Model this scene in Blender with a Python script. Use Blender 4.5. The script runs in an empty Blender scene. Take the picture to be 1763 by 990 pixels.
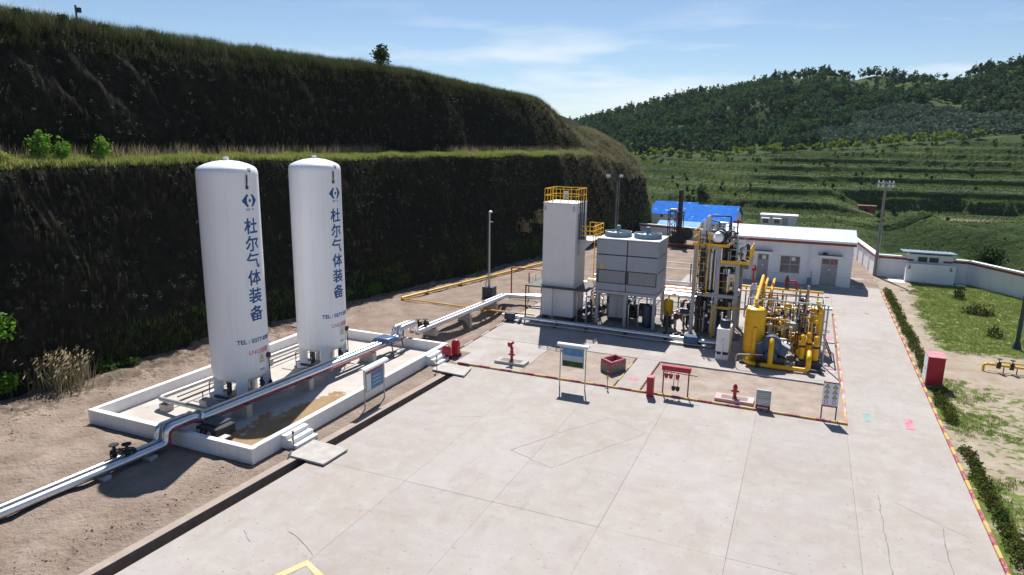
import bpy, bmesh, math, random
import numpy as np
from mathutils import Vector, Matrix
R = math.radians
SC = bpy.context.scene
COL = SC.collection
rng = np.random.default_rng(7)
random.seed(7)

# ------------------------------------------------------------------ camera, sky, sun, exposure
cam_d = bpy.data.cameras.new('camera'); cam = bpy.data.objects.new('camera', cam_d); COL.objects.link(cam)
cam_d.sensor_fit = 'HORIZONTAL'; cam_d.sensor_width = 36.0; cam_d.lens = 23.955
cam_d.clip_start = 0.2; cam_d.clip_end = 6000
YAW, PIT, ROLL = R(23.249), R(12.2145), R(0.838)
fwd = Vector((-math.sin(YAW)*math.cos(PIT), math.cos(YAW)*math.cos(PIT), -math.sin(PIT)))
rgt = Vector((math.cos(YAW), math.sin(YAW), 0)); upv = rgt.cross(fwd)
r2 = rgt*math.cos(ROLL) + upv*math.sin(ROLL); u2 = -rgt*math.sin(ROLL) + upv*math.cos(ROLL)
cam.matrix_world = Matrix.Translation((0, 0, 15)) @ Matrix((r2, u2, -fwd)).transposed().to_4x4()
SC.camera = cam

SUN_EL, SUN_AZ = R(52.0), R(-19.5)            # azimuth from +Y, clockwise positive towards +X
sd = Vector((math.sin(SUN_AZ)*math.cos(SUN_EL), math.cos(SUN_AZ)*math.cos(SUN_EL), math.sin(SUN_EL)))
w = bpy.data.worlds.new('World'); SC.world = w; w.use_nodes = True
nt = w.node_tree; nt.nodes.clear()
N, L = nt.nodes, nt.links
out = N.new('ShaderNodeOutputWorld'); bg = N.new('ShaderNodeBackground'); bg.inputs['Strength'].default_value = 0.067
sky = N.new('ShaderNodeTexSky'); sky.sky_type = 'NISHITA'; sky.sun_disc = False
sky.sun_elevation = SUN_EL; sky.sun_rotation = SUN_AZ
sky.altitude = 1200; sky.air_density = 1.0; sky.dust_density = 0.35; sky.ozone_density = 3.0
tc = N.new('ShaderNodeTexCoord'); mp = N.new('ShaderNodeMapping'); mp.inputs['Scale'].default_value = (2.6, 2.6, 17.0)
mp.inputs['Location'].default_value = (0.55, 0.2, 0.35)
nz = N.new('ShaderNodeTexNoise'); nz.inputs['Scale'].default_value = 1.15; nz.inputs['Detail'].default_value = 7; nz.inputs['Roughness'].default_value = 0.55
rp = N.new('ShaderNodeValToRGB'); rp.color_ramp.elements[0].position = 0.50; rp.color_ramp.elements[1].position = 0.66
rp.color_ramp.elements[1].color = (0.8, 0.8, 0.8, 1)
sp = N.new('ShaderNodeSeparateXYZ'); rz = N.new('ShaderNodeValToRGB')
rz.color_ramp.elements[0].position = 0.0; rz.color_ramp.elements[0].color = (0.75, 0.75, 0.75, 1)
rz.color_ramp.elements[1].position = 0.19; rz.color_ramp.elements[1].color = (0.02, 0.02, 0.02, 1)
e = rz.color_ramp.elements.new(0.10); e.color = (0.9, 0.9, 0.9, 1)
mul = N.new('ShaderNodeMath'); mul.operation = 'MULTIPLY'
mx = N.new('ShaderNodeMixRGB'); mx.inputs['Color2'].default_value = (9.4, 9.9, 10.6, 1)
L.new(tc.outputs['Generated'], mp.inputs['Vector']); L.new(mp.outputs[0], nz.inputs['Vector']); L.new(nz.outputs['Fac'], rp.inputs[0])
L.new(tc.outputs['Generated'], sp.inputs[0]); L.new(sp.outputs['Z'], rz.inputs[0])
L.new(rp.outputs[0], mul.inputs[0]); L.new(rz.outputs[0], mul.inputs[1]); L.new(mul.outputs[0], mx.inputs['Fac'])
tint = N.new('ShaderNodeMixRGB'); tint.blend_type = 'MULTIPLY'; tint.inputs['Fac'].default_value = 1.0; tint.inputs['Color2'].default_value = (1, 1, 1, 1)
L.new(sky.outputs[0], tint.inputs['Color1']); L.new(tint.outputs[0], mx.inputs['Color1']); L.new(mx.outputs[0], bg.inputs['Color']); L.new(bg.outputs[0], out.inputs[0])
sl = bpy.data.lights.new('sun', 'SUN'); sl.energy = 4.6; sl.angle = R(0.53); sl.color = (1.0, 0.955, 0.89)
so = bpy.data.objects.new('sun', sl); COL.objects.link(so); so.rotation_euler = sd.to_track_quat('Z', 'Y').to_euler()
so.location = sd * 200
VS = SC.view_settings
VS.view_transform = 'Standard'; VS.look = 'None'; VS.gamma = 1.0; VS.use_curve_mapping = False; VS.exposure = 0.60
SC.render.engine = 'CYCLES'; SC.cycles.use_denoising = True; SC.cycles.max_bounces = 8; SC.cycles.diffuse_bounces = 3
SC.cycles.transparent_max_bounces = 6; SC.cycles.caustics_reflective = False; SC.cycles.caustics_refractive = False

# ------------------------------------------------------------------ materials
M = {}
def mat(name, c1, c2=None, scale=3.0, rough=0.7, metal=0.0, bump=0.0, bscale=12.0, lo=0.35, hi=0.65, detail=5.0,
        spec=0.4, trans=0.0, rnd=0.0, coat=0.0, stretch=(1, 1, 1), spots=None, spots_scale=20.0, spots_at=0.62, grime=0.0):
    m = bpy.data.materials.new(name); m.use_nodes = True; t = m.node_tree; n, l = t.nodes, t.links
    b = n['Principled BSDF']; b.inputs['Roughness'].default_value = rough; b.inputs['Metallic'].default_value = metal
    b.inputs['Specular IOR Level'].default_value = spec
    if coat: b.inputs['Coat Weight'].default_value = coat; b.inputs['Coat Roughness'].default_value = 0.15
    g = n.new('ShaderNodeNewGeometry'); mpn = n.new('ShaderNodeMapping'); mpn.inputs['Scale'].default_value = stretch
    l.new(g.outputs['Position'], mpn.inputs[0])
    c2 = c2 or tuple(x*0.82 for x in c1)
    no = n.new('ShaderNodeTexNoise'); no.inputs['Scale'].default_value = scale; no.inputs['Detail'].default_value = detail
    no.inputs['Roughness'].default_value = 0.6
    l.new(mpn.outputs[0], no.inputs['Vector'])
    cr = n.new('ShaderNodeValToRGB'); cr.color_ramp.elements[0].position = lo; cr.color_ramp.elements[1].position = hi
    cr.color_ramp.elements[0].color = (*c1, 1); cr.color_ramp.elements[1].color = (*c2, 1)
    l.new(no.outputs['Fac'], cr.inputs[0]); colr = cr.outputs[0]
    if spots:
        n2 = n.new('ShaderNodeTexNoise'); n2.inputs['Scale'].default_value = spots_scale; n2.inputs['Detail'].default_value = 3
        l.new(mpn.outputs[0], n2.inputs['Vector'])
        r2_ = n.new('ShaderNodeValToRGB'); r2_.color_ramp.elements[0].position = spots_at; r2_.color_ramp.elements[1].position = spots_at+0.06
        mxn = n.new('ShaderNodeMixRGB'); mxn.inputs['Color2'].default_value = (*spots, 1)
        l.new(n2.outputs['Fac'], r2_.inputs[0]); l.new(r2_.outputs[0], mxn.inputs['Fac']); l.new(colr, mxn.inputs['Color1']); colr = mxn.outputs[0]
    if grime:                                  # vertical runs of dirt
        mg = n.new('ShaderNodeMapping'); mg.inputs['Scale'].default_value = (5, 5, 0.25); l.new(g.outputs['Position'], mg.inputs[0])
        n3 = n.new('ShaderNodeTexNoise'); n3.inputs['Scale'].default_value = 1.0; n3.inputs['Detail'].default_value = 4; l.new(mg.outputs[0], n3.inputs['Vector'])
        r3 = n.new('ShaderNodeMapRange'); r3.inputs['From Min'].default_value = 0.5; r3.inputs['From Max'].default_value = 0.8; r3.inputs['To Max'].default_value = grime
        l.new(n3.outputs['Fac'], r3.inputs['Value'])
        mxg = n.new('ShaderNodeMixRGB'); mxg.inputs['Color2'].default_value = (0.16, 0.12, 0.09, 1)
        l.new(r3.outputs[0], mxg.inputs['Fac']); l.new(colr, mxg.inputs['Color1']); colr = mxg.outputs[0]
    if rnd:
        oi = n.new('ShaderNodeObjectInfo'); hs = n.new('ShaderNodeHueSaturation'); mr = n.new('ShaderNodeMapRange')
        mr.inputs['To Min'].default_value = 1-rnd; mr.inputs['To Max'].default_value = 1+rnd
        l.new(oi.outputs['Random'], mr.inputs['Value']); l.new(mr.outputs[0], hs.inputs['Value']); l.new(colr, hs.inputs['Color']); colr = hs.outputs[0]
    l.new(colr, b.inputs['Base Color'])
    if bump:
        nb = n.new('ShaderNodeTexNoise'); nb.inputs['Scale'].default_value = bscale; nb.inputs['Detail'].default_value = 6
        l.new(mpn.outputs[0], nb.inputs['Vector'])
        bp = n.new('ShaderNodeBump'); bp.inputs['Strength'].default_value = min(1, bump); bp.inputs['Distance'].default_value = 0.05*max(1, bump)
        l.new(nb.outputs['Fac'], bp.inputs['Height']); l.new(bp.outputs[0], b.inputs['Normal'])
    if trans:
        tr = n.new('ShaderNodeBsdfTranslucent'); l.new(colr, tr.inputs[0]); ms = n.new('ShaderNodeMixShader'); ms.inputs[0].default_value = trans
        l.new(b.outputs[0], ms.inputs[1]); l.new(tr.outputs[0], ms.inputs[2]); l.new(ms.outputs[0], n['Material Output'].inputs[0])
    M[name] = m; return m

mat('earth', (0.36, 0.275, 0.205), (0.245, 0.185, 0.14), 0.55, 0.95, bump=1.0, bscale=3.2, detail=9, spec=0.15, spots=(0.19, 0.135, 0.10), spots_scale=1.6, spots_at=0.66)
mat('patch_earth', (0.31, 0.245, 0.205), (0.40, 0.34, 0.30), 0.8, 0.95, bump=0.8, bscale=5, detail=8, spec=0.15, spots=(0.26, 0.20, 0.15), spots_scale=2.6, spots_at=0.65)
def concrete_mat(name, tone=1.0):
    """poured slab: pale laitance, beige dust, trowel streaks, dark specks and a few oil stains"""
    m = bpy.data.materials.new(name); m.use_nodes = True; t = m.node_tree; n, l = t.nodes, t.links; b = n['Principled BSDF']
    b.inputs['Roughness'].default_value = 0.9; b.inputs['Specular IOR Level'].default_value = 0.2
    g = n.new('ShaderNodeNewGeometry')
    def fac(sc, lo, hi, det=8, stretch=(1, 1, 1), rot=0.0, dist=0.0):
        mp = n.new('ShaderNodeMapping'); mp.inputs['Scale'].default_value = stretch; mp.inputs['Rotation'].default_value = (0, 0, rot); l.new(g.outputs['Position'], mp.inputs[0])
        x = n.new('ShaderNodeTexNoise'); x.inputs['Scale'].default_value = sc; x.inputs['Detail'].default_value = det; x.inputs['Roughness'].default_value = 0.62; x.inputs['Distortion'].default_value = dist
        l.new(mp.outputs[0], x.inputs['Vector']); r = n.new('ShaderNodeMapRange'); r.inputs['From Min'].default_value = lo; r.inputs['From Max'].default_value = hi; l.new(x.outputs['Fac'], r.inputs['Value']); return r.outputs[0]
    def mix(f, c1, c2, k=1.0):
        x = n.new('ShaderNodeMixRGB'); l.new(c1, x.inputs[1]); x.inputs[2].default_value = (*[v*tone for v in c2], 1)
        if k < 1: q = n.new('ShaderNodeMath'); q.operation = 'MULTIPLY'; q.inputs[1].default_value = k; l.new(f, q.inputs[0]); f = q.outputs[0]
        l.new(f, x.inputs[0]); return x.outputs[0]
    base = n.new('ShaderNodeRGB'); base.outputs[0].default_value = (*[v*tone for v in (0.47, 0.415, 0.375)], 1); c = base.outputs[0]
    c = mix(fac(0.13, 0.38, 0.66, 12, dist=0.2), c, (0.53, 0.50, 0.48), 0.9)
    c = mix(fac(1.1, 0.44, 0.70, 14), c, (0.57, 0.55, 0.54), 0.6)
    c = mix(fac(22.0, 0.45, 0.75, 6), c, (0.40, 0.37, 0.35), 0.35)
    c = mix(fac(0.8, 0.55, 0.75, 12, (1, 0.25, 1), 0.5), c, (0.40, 0.345, 0.31), 0.55)
    c = mix(fac(1.6, 0.57, 0.72, 10, (0.35, 1.4, 1), 0.9), c, (0.385, 0.36, 0.345), 0.45)
    c = mix(fac(2.6, 0.62, 0.70, 8), c, (0.36, 0.315, 0.285), 0.55)
    c = mix(fac(7.0, 0.655, 0.70, 3), c, (0.19, 0.16, 0.14), 0.8)
    c = mix(fac(1.1, 0.66, 0.74, 8, (1.8, 0.5, 1), -0.4), c, (0.33, 0.30, 0.285), 0.5)
    c = mix(fac(0.30, 0.69, 0.76, 5, dist=1.2), c, (0.44, 0.33, 0.23), 0.5)
    oi = n.new('ShaderNodeObjectInfo'); hs = n.new('ShaderNodeHueSaturation'); mr = n.new('ShaderNodeMapRange'); mr.inputs['To Min'].default_value = 0.97; mr.inputs['To Max'].default_value = 1.03
    l.new(oi.outputs['Random'], mr.inputs['Value']); l.new(mr.outputs[0], hs.inputs['Value']); l.new(c, hs.inputs['Color']); l.new(hs.outputs[0], b.inputs['Base Color'])
    nb = n.new('ShaderNodeTexNoise'); nb.inputs['Scale'].default_value = 14; nb.inputs['Detail'].default_value = 8; l.new(g.outputs['Position'], nb.inputs['Vector'])
    bp = n.new('ShaderNodeBump'); bp.inputs['Strength'].default_value = 0.25; bp.inputs['Distance'].default_value = 0.02; l.new(nb.outputs['Fac'], bp.inputs['Height']); l.new(bp.outputs[0], b.inputs['Normal'])
    M[name] = m
concrete_mat('concrete', 0.80)
mat('concrete_pad', (0.36, 0.315, 0.29), (0.45, 0.425, 0.41), 0.5, 0.9, bump=0.15, bscale=22, detail=9, spec=0.2, spots=(0.36, 0.30, 0.26), spots_scale=1.7, spots_at=0.66)
mat('concrete_dark', (0.20, 0.175, 0.155), (0.27, 0.24, 0.215), 1.5, 0.9, bump=0.3, bscale=10)
mat('cast_concrete', (0.50, 0.48, 0.46), (0.40, 0.37, 0.34), 2.0, 0.9, bump=0.2, bscale=18)
mat('bund_floor', (0.52, 0.47, 0.42), (0.60, 0.56, 0.52), 0.6, 0.85, bump=0.1, bscale=15, spots=(0.40, 0.31, 0.22), spots_scale=0.9, spots_at=0.66)
mat('mud_stain', (0.36, 0.24, 0.125), (0.42, 0.30, 0.18), 1.3, 0.6, spec=0.35)
mat('white_wash', (0.82, 0.82, 0.83), (0.75, 0.745, 0.74), 1.2, 0.85, bump=0.08, bscale=30, grime=0.10)
mat('edging', (0.40, 0.335, 0.29), (0.34, 0.275, 0.235), 1.4, 0.95, bump=0.3, bscale=9)
mat('tank_white', (0.87, 0.89, 0.93), (0.84, 0.86, 0.905), 0.35, 0.38, spec=0.5, grime=0.10)
mat('house_white', (0.84, 0.86, 0.90), (0.80, 0.82, 0.87), 0.9, 0.85, bump=0.05, bscale=30, grime=0.08)
mat('box_white', (0.79, 0.78, 0.79), (0.75, 0.74, 0.75), 0.6, 0.5, grime=0.12)
mat('silver', (0.78, 0.80, 0.83), (0.66, 0.69, 0.73), 6.0, 0.36, metal=1.0)
mat('steel', (0.50, 0.50, 0.51), (0.42, 0.42, 0.43), 4.0, 0.5, metal=0.5, grime=0.1)
mat('grey_paint', (0.47, 0.485, 0.51), (0.42, 0.43, 0.46), 2.0, 0.55, grime=0.12)
mat('cooler_grey', (0.37, 0.40, 0.46), (0.33, 0.36, 0.42), 1.0, 0.5, grime=0.12)
mat('fan_blue', (0.17, 0.27, 0.34), (0.14, 0.23, 0.30), 3.0, 0.5)
mat('dark_metal', (0.045, 0.05, 0.058), (0.075, 0.08, 0.085), 5.0, 0.5, metal=0.3)
mat('black', (0.018, 0.018, 0.02), (0.035, 0.033, 0.033), 6.0, 0.55)
mat('blue_black', (0.05, 0.075, 0.11), (0.035, 0.05, 0.075), 5.0, 0.45, metal=0.3)
mat('yellow', (0.90, 0.52, 0.008), (0.78, 0.42, 0.008), 2.5, 0.45, grime=0.2)
mat('yellow_line', (0.66, 0.42, 0.06), (0.50, 0.36, 0.14), 4.0, 0.85, spots=(0.40, 0.34, 0.29), spots_scale=9, spots_at=0.54)
mat('road_yellow', (0.80, 0.50, 0.16), (0.66, 0.52, 0.36), 2.0, 0.9)
mat('red', (0.42, 0.015, 0.035), (0.34, 0.012, 0.028), 3.0, 0.45, grime=0.12)
mat('red_line', (0.38, 0.03, 0.075), (0.36, 0.11, 0.12), 4.0, 0.85, spots=(0.40, 0.32, 0.29), spots_scale=9, spots_at=0.55)
mat('band_red', (0.30, 0.055, 0.035), (0.24, 0.05, 0.035), 2.0, 0.8)
mat('pink_paint', (0.58, 0.14, 0.22), (0.52, 0.33, 0.33), 3.0, 0.9)
mat('pink_dust', (0.62, 0.36, 0.37), (0.60, 0.50, 0.48), 1.5, 0.95)
mat('teal_paint', (0.16, 0.36, 0.36), (0.34, 0.40, 0.38), 4.0, 0.9)
mat('blue_roof', (0.012, 0.12, 0.50), (0.016, 0.16, 0.58), 0.8, 0.85, spec=0.05, spots=(0.22, 0.38, 0.66), spots_scale=0.9, spots_at=0.64, rnd=0.10)
mat('lean_roof', (0.20, 0.40, 0.72), (0.26, 0.46, 0.75), 1.0, 0.8, spec=0.1)
mat('crack_grey', (0.19, 0.175, 0.165), (0.30, 0.275, 0.265), 3.0, 0.9)
mat('pale_roof', (0.62, 0.66, 0.72), (0.56, 0.61, 0.68), 0.8, 0.35, metal=0.1, rnd=0.04)
mat('logo_blue', (0.008, 0.085, 0.27), (0.008, 0.085, 0.27), 1, 0.5)
mat('logo_red', (0.62, 0.03, 0.07), (0.62, 0.03, 0.07), 1, 0.5)
mat('logo_grey', (0.36, 0.42, 0.55), (0.36, 0.42, 0.55), 1, 0.5)
mat('sign_blue', (0.05, 0.18, 0.34), (0.10, 0.26, 0.42), 3.0, 0.5)
mat('sign_white', (0.72, 0.76, 0.80), (0.66, 0.70, 0.75), 4.0, 0.5)
mat('sign_yellow', (0.62, 0.50, 0.06), (0.55, 0.45, 0.06), 4.0, 0.5)
mat('door_grey', (0.36, 0.355, 0.37), (0.32, 0.315, 0.33), 2.0, 0.5)
mat('glass', (0.035, 0.045, 0.05), (0.06, 0.07, 0.075), 1.0, 0.08, spec=0.8)
mat('window_frame', (0.42, 0.43, 0.44), None, 3.0, 0.5)
mat('mesh_dark', (0.25, 0.25, 0.26), (0.36, 0.36, 0.36), 18.0, 0.7)
mat('blue_pump', (0.03, 0.09, 0.22), (0.02, 0.06, 0.15), 3.0, 0.4)
mat('leg_blue', (0.42, 0.52, 0.66), (0.38, 0.47, 0.60), 2.0, 0.5)
mat('teal_metal', (0.22, 0.46, 0.46), (0.18, 0.38, 0.38), 2.0, 0.5)
mat('compressor', (0.10, 0.135, 0.20), (0.075, 0.10, 0.15), 3.0, 0.4)
mat('rust', (0.17, 0.065, 0.04), (0.11, 0.045, 0.03), 5.0, 0.85)
mat('brick', (0.30, 0.11, 0.06), (0.22, 0.08, 0.05), 3.0, 0.9)
mat('pole_grey', (0.26, 0.25, 0.235), (0.20, 0.19, 0.18), 3.0, 0.9)
mat('wood', (0.20, 0.16, 0.13), (0.14, 0.115, 0.095), 4.0, 0.9, stretch=(6, 6, 0.6))
mat('bark', (0.10, 0.08, 0.06), (0.06, 0.05, 0.04), 4.0, 0.95)
mat('post_green', (0.03, 0.06, 0.065), (0.025, 0.05, 0.055), 3.0, 0.5)
mat('solar_blue', (0.10, 0.38, 0.52), (0.08, 0.30, 0.45), 3.0, 0.3)
mat('leaf_green', (0.055, 0.11, 0.022), (0.095, 0.17, 0.035), 1.4, 0.7, trans=0.35, lo=0.4, hi=0.6, spec=0.2)
mat('leaf_bright', (0.10, 0.25, 0.02), (0.17, 0.32, 0.04), 1.8, 0.6, trans=0.45, spec=0.2)
mat('leaf_dark', (0.026, 0.055, 0.02), (0.05, 0.085, 0.03), 0.35, 0.8, trans=0.25, spec=0.1)
mat('leaf_forest', (0.022, 0.062, 0.034), (0.075, 0.135, 0.042), 0.16, 0.8, trans=0.35, spec=0.1, lo=0.36, hi=0.66, detail=3)
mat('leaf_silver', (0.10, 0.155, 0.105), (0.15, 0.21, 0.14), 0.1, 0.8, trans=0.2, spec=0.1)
mat('leaf_yellow', (0.21, 0.27, 0.025), (0.13, 0.20, 0.025), 0.3, 0.7, trans=0.45, spec=0.1)
mat('hedge_leaf', (0.045, 0.085, 0.018), (0.13, 0.13, 0.03), 1.1, 0.8, trans=0.35, spec=0.1)
mat('grass_dry', (0.32, 0.28, 0.18), (0.19, 0.18, 0.10), 0.9, 0.9, trans=0.35, spec=0.1)
mat('grass_pale', (0.42, 0.36, 0.24), (0.34, 0.28, 0.17), 1.2, 0.9, trans=0.4, spec=0.1)
mat('grass_green', (0.24, 0.32, 0.07), (0.38, 0.39, 0.13), 0.7, 0.9, trans=0.4, spec=0.1)
mat('grass_hang', (0.115, 0.10, 0.065), (0.06, 0.058, 0.036), 1.3, 0.9, trans=0.2, spec=0.1)
mat('grass_face', (0.03, 0.04, 0.018), (0.06, 0.062, 0.032), 0.5, 0.9, trans=0.2, spec=0.1)  # darker copy of grass_dim, the shade of the cut face is in it
mat('grass_crest', (0.09, 0.125, 0.045), (0.15, 0.165, 0.075), 0.6, 0.9, trans=0.35, spec=0.1)  # brighter copy of grass_dim, sunlight on the crest is in the colour
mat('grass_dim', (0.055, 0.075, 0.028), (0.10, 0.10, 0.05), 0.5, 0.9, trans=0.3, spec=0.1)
mat('terrace_bright', (0.11, 0.165, 0.035), (0.19, 0.22, 0.06), 0.3, 0.9, trans=0.35, spec=0.1)  # tread grass, its sunlit brightness is put into the colour
mat('lawn_grass', (0.17, 0.25, 0.045), (0.29, 0.33, 0.09), 0.5, 0.9, trans=0.35, spec=0.1)

# ------------------------------------------------------------------ mesh helpers
def frame(d):
    d = Vector(d).normalized(); a = Vector((0, 0, 1)) if abs(d.z) < 0.95 else Vector((1, 0, 0))
    u = d.cross(a).normalized(); v = d.cross(u); return u, v
class MB:
    def __init__(s): s.v = []; s.f = []
    def add(s, vs, fs):
        b = len(s.v); s.v += [tuple(p) for p in vs]; s.f += [tuple(i+b for i in f) for f in fs]; return s
    def box(s, x0, y0, z0, x1, y1, z1):
        x0, x1 = min(x0, x1), max(x0, x1); y0, y1 = min(y0, y1), max(y0, y1); z0, z1 = min(z0, z1), max(z0, z1)
        return s.add([(x0,y0,z0),(x1,y0,z0),(x1,y1,z0),(x0,y1,z0),(x0,y0,z1),(x1,y0,z1),(x1,y1,z1),(x0,y1,z1)],
                     [(0,3,2,1),(4,5,6,7),(0,1,5,4),(1,2,6,5),(2,3,7,6),(3,0,4,7)])
    def cbox(s, c, d): return s.box(c[0]-d[0]/2, c[1]-d[1]/2, c[2]-d[2]/2, c[0]+d[0]/2, c[1]+d[1]/2, c[2]+d[2]/2)
    def prism(s, poly, z0, z1):      # poly xy counter-clockwise
        n = len(poly); vs = [(x, y, z0) for x, y in poly]+[(x, y, z1) for x, y in poly]
        return s.add(vs, [tuple(range(n-1, -1, -1)), tuple(range(n, 2*n))]+[(i, (i+1) % n, n+(i+1) % n, n+i) for i in range(n)])
    def extr(s, pts, vec):           # planar polygon of 3-D points extruded by vec
        n = len(pts); vec = Vector(vec); a = [Vector(p) for p in pts]; b = [p+vec for p in a]
        return s.add(a+b, [tuple(range(n-1, -1, -1)), tuple(range(n, 2*n))]+[(i, (i+1) % n, n+(i+1) % n, n+i) for i in range(n)])
    def tube(s, path, r, n=10, cap=True):
        P = [Vector(p) for p in path]; rs = r if isinstance(r, (list, tuple)) else [r]*len(P)
        b = len(s.v); u = None
        for i, p in enumerate(P):
            d = (P[min(i+1, len(P)-1)]-P[max(i-1, 0)])
            if u is None: u, v = frame(d)
            else:
                d.normalize(); u = (u - d*u.dot(d)); u = u.normalized() if u.length > 1e-5 else frame(d)[0]; v = d.cross(u)
            k = 1.0
            if 0 < i < len(P)-1:
                a1 = (P[i]-P[i-1]).normalized(); a2 = (P[i+1]-P[i]).normalized(); k = 1/max(0.6, math.sqrt(max(0.05, (1+a1.dot(a2))/2)))
            for j in range(n):
                a = 2*math.pi*j/n; s.v.append(tuple(p+(u*math.cos(a)+v*math.sin(a))*rs[i]*k))
        for i in range(len(P)-1):
            for j in range(n):
                a, c = b+i*n+j, b+i*n+(j+1) % n; s.f.append((a, c, c+n, a+n))
        if cap: s.f.append(tuple(b+j for j in range(n-1, -1, -1))); s.f.append(tuple(b+(len(P)-1)*n+j for j in range(n)))
        return s
    def cyl(s, p0, p1, r, n=14, r1=None): return s.tube([p0, p1], [r, r if r1 is None else r1], n)
    def lathe(s, c, prof, n=24, axis='z'):
        b = len(s.v)
        for (r, z) in prof:
            for j in range(n):
                a = 2*math.pi*j/n; x, y = r*math.cos(a), r*math.sin(a)
                s.v.append({'z': (c[0]+x, c[1]+y, c[2]+z), 'x': (c[0]+z, c[1]+x, c[2]+y), 'y': (c[0]+y, c[1]+z, c[2]+x)}[axis])
        for i in range(len(prof)-1):
            for j in range(n):
                a, d = b+i*n+j, b+i*n+(j+1) % n; s.f.append((a, d, d+n, a+n))
        s.f.append(tuple(b+j for j in range(n-1, -1, -1))); s.f.append(tuple(b+(len(prof)-1)*n+j for j in range(n)))
        return s
    def build(s, name, m, parent=None, origin=None, bevel=0, smooth=True, **props):
        me = bpy.data.meshes.new(name)
        o3 = np.array(ORIG.get(parent.name, (0, 0, 0)) if parent else (origin or (0, 0, 0)))
        V = np.array(s.v, dtype=float).reshape(-1, 3) - o3
        me.from_pydata(V.tolist(), [], s.f); me.update()
        o = bpy.data.objects.new(name, me); COL.objects.link(o)
        me.materials.append(M[m] if isinstance(m, str) else m)
        if smooth: me.shade_smooth(); me.set_sharp_from_angle(angle=R(38))
        if parent: o.parent = parent; ORIG[o.name] = tuple(o3)
        else: o.location = origin or (0, 0, 0); ORIG[o.name] = tuple(o3)
        if bevel:
            md = o.modifiers.new('bevel', 'BEVEL'); md.width = bevel; md.segments = 1; md.limit_method = 'ANGLE'
        for k, x in props.items(): o[k] = x
        return o
ORIG = {}
def thing(name, label, cat, loc=(0, 0, 0), group=None):
    o = bpy.data.objects.new(name, None); COL.objects.link(o); o.location = loc; o.empty_display_size = 0.3
    o['label'] = label; o['category'] = cat
    if group: o['group'] = group
    ORIG[o.name] = tuple(loc); return o
def tag(o, label, cat, group=None):
    o['label'] = label; o['category'] = cat
    if group: o['group'] = group
    return o
def kids(o): return [c for c in bpy.data.objects if c.parent == o]
def copy_tree(o, loc, label=None, rz=0.0, scale=None):
    def cp(a, par):
        c = a.copy(); COL.objects.link(c); c.parent = par
        for ch in CH.get(a.name, []): cp(ch, c)
        return c
    CH = {}
    for c in bpy.data.objects:
        if c.parent: CH.setdefault(c.parent.name, []).append(c)
    n = cp(o, None); n.location = loc; n.rotation_euler.z = rz
    if scale: n.scale = (scale,)*3 if isinstance(scale, (int, float)) else scale
    if label: n['label'] = label
    return n
def B(name, m, parent, *b, bevel=0, **p):                       # a box part
    return MB().box(*b).build(name, m, parent, bevel=bevel, **p)
def T(name, m, parent, path, r, n=10, **p): return MB().tube(path, r, n).build(name, m, parent, **p)
def struct(o): o['kind'] = 'structure'; return o
def arc(p0, pc, p1, rad, k=4):                                  # rounded corner points
    a = (Vector(p0)-Vector(pc)).normalized(); b = (Vector(p1)-Vector(pc)).normalized(); pc = Vector(pc)
    s, t = pc+a*rad, pc+b*rad
    return [s*(1-u)**2+pc*2*u*(1-u)+t*u*u for u in [i/k for i in range(k+1)]]
def rounded(path, rad=0.3, k=4):
    P = [Vector(path[0])]
    for i in range(1, len(path)-1): P += arc(path[i-1], path[i], path[i+1], rad, k)
    return P+[Vector(path[-1])]
def npmesh(name, V, F, m, kind=None, origin=None, smooth=False):
    me = bpy.data.meshes.new(name); V = np.asarray(V, dtype=np.float32); F = np.asarray(F, dtype=np.int32)
    k = F.shape[1]; me.vertices.add(len(V)); me.vertices.foreach_set('co', V.ravel())
    me.loops.add(F.size); me.loops.foreach_set('vertex_index', F.ravel())
    me.polygons.add(len(F)); me.polygons.foreach_set('loop_start', np.arange(0, F.size, k, dtype=np.int32))
    me.update(calc_edges=True); me.validate()
    if smooth: me.shade_smooth()
    o = bpy.data.objects.new(name, me); COL.objects.link(o); me.materials.append(M[m] if isinstance(m, str) else m)
    if kind: o['kind'] = kind
    return o
def grid(name, X, Y, Z, m, kind='structure', flip=False):
    h, wd = X.shape; V = np.stack([X, Y, Z], -1).reshape(-1, 3)
    i = np.arange(h*wd).reshape(h, wd); a, b, c, d = i[:-1, :-1], i[:-1, 1:], i[1:, 1:], i[1:, :-1]
    F = np.stack([a, b, c, d] if not flip else [d, c, b, a], -1).reshape(-1, 4)
    return npmesh(name, V, F, m, kind, smooth=True)
_perm = rng.random((256, 256))
def vnoise(x, y):
    xi = np.floor(x).astype(int); yi = np.floor(y).astype(int); fx = x-xi; fy = y-yi
    fx = fx*fx*(3-2*fx); fy = fy*fy*(3-2*fy); g = lambda a, b: _perm[a & 255, b & 255]
    return (g(xi, yi)*(1-fx)+g(xi+1, yi)*fx)*(1-fy)+(g(xi, yi+1)*(1-fx)+g(xi+1, yi+1)*fx)*fy - 0.5
def fbm(x, y, o=4):
    s = 0; a = 1.0
    for i in range(o): s = s+a*vnoise(x*2**i+i*17.3, y*2**i+i*9.1); a *= 0.5
    return s
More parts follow.
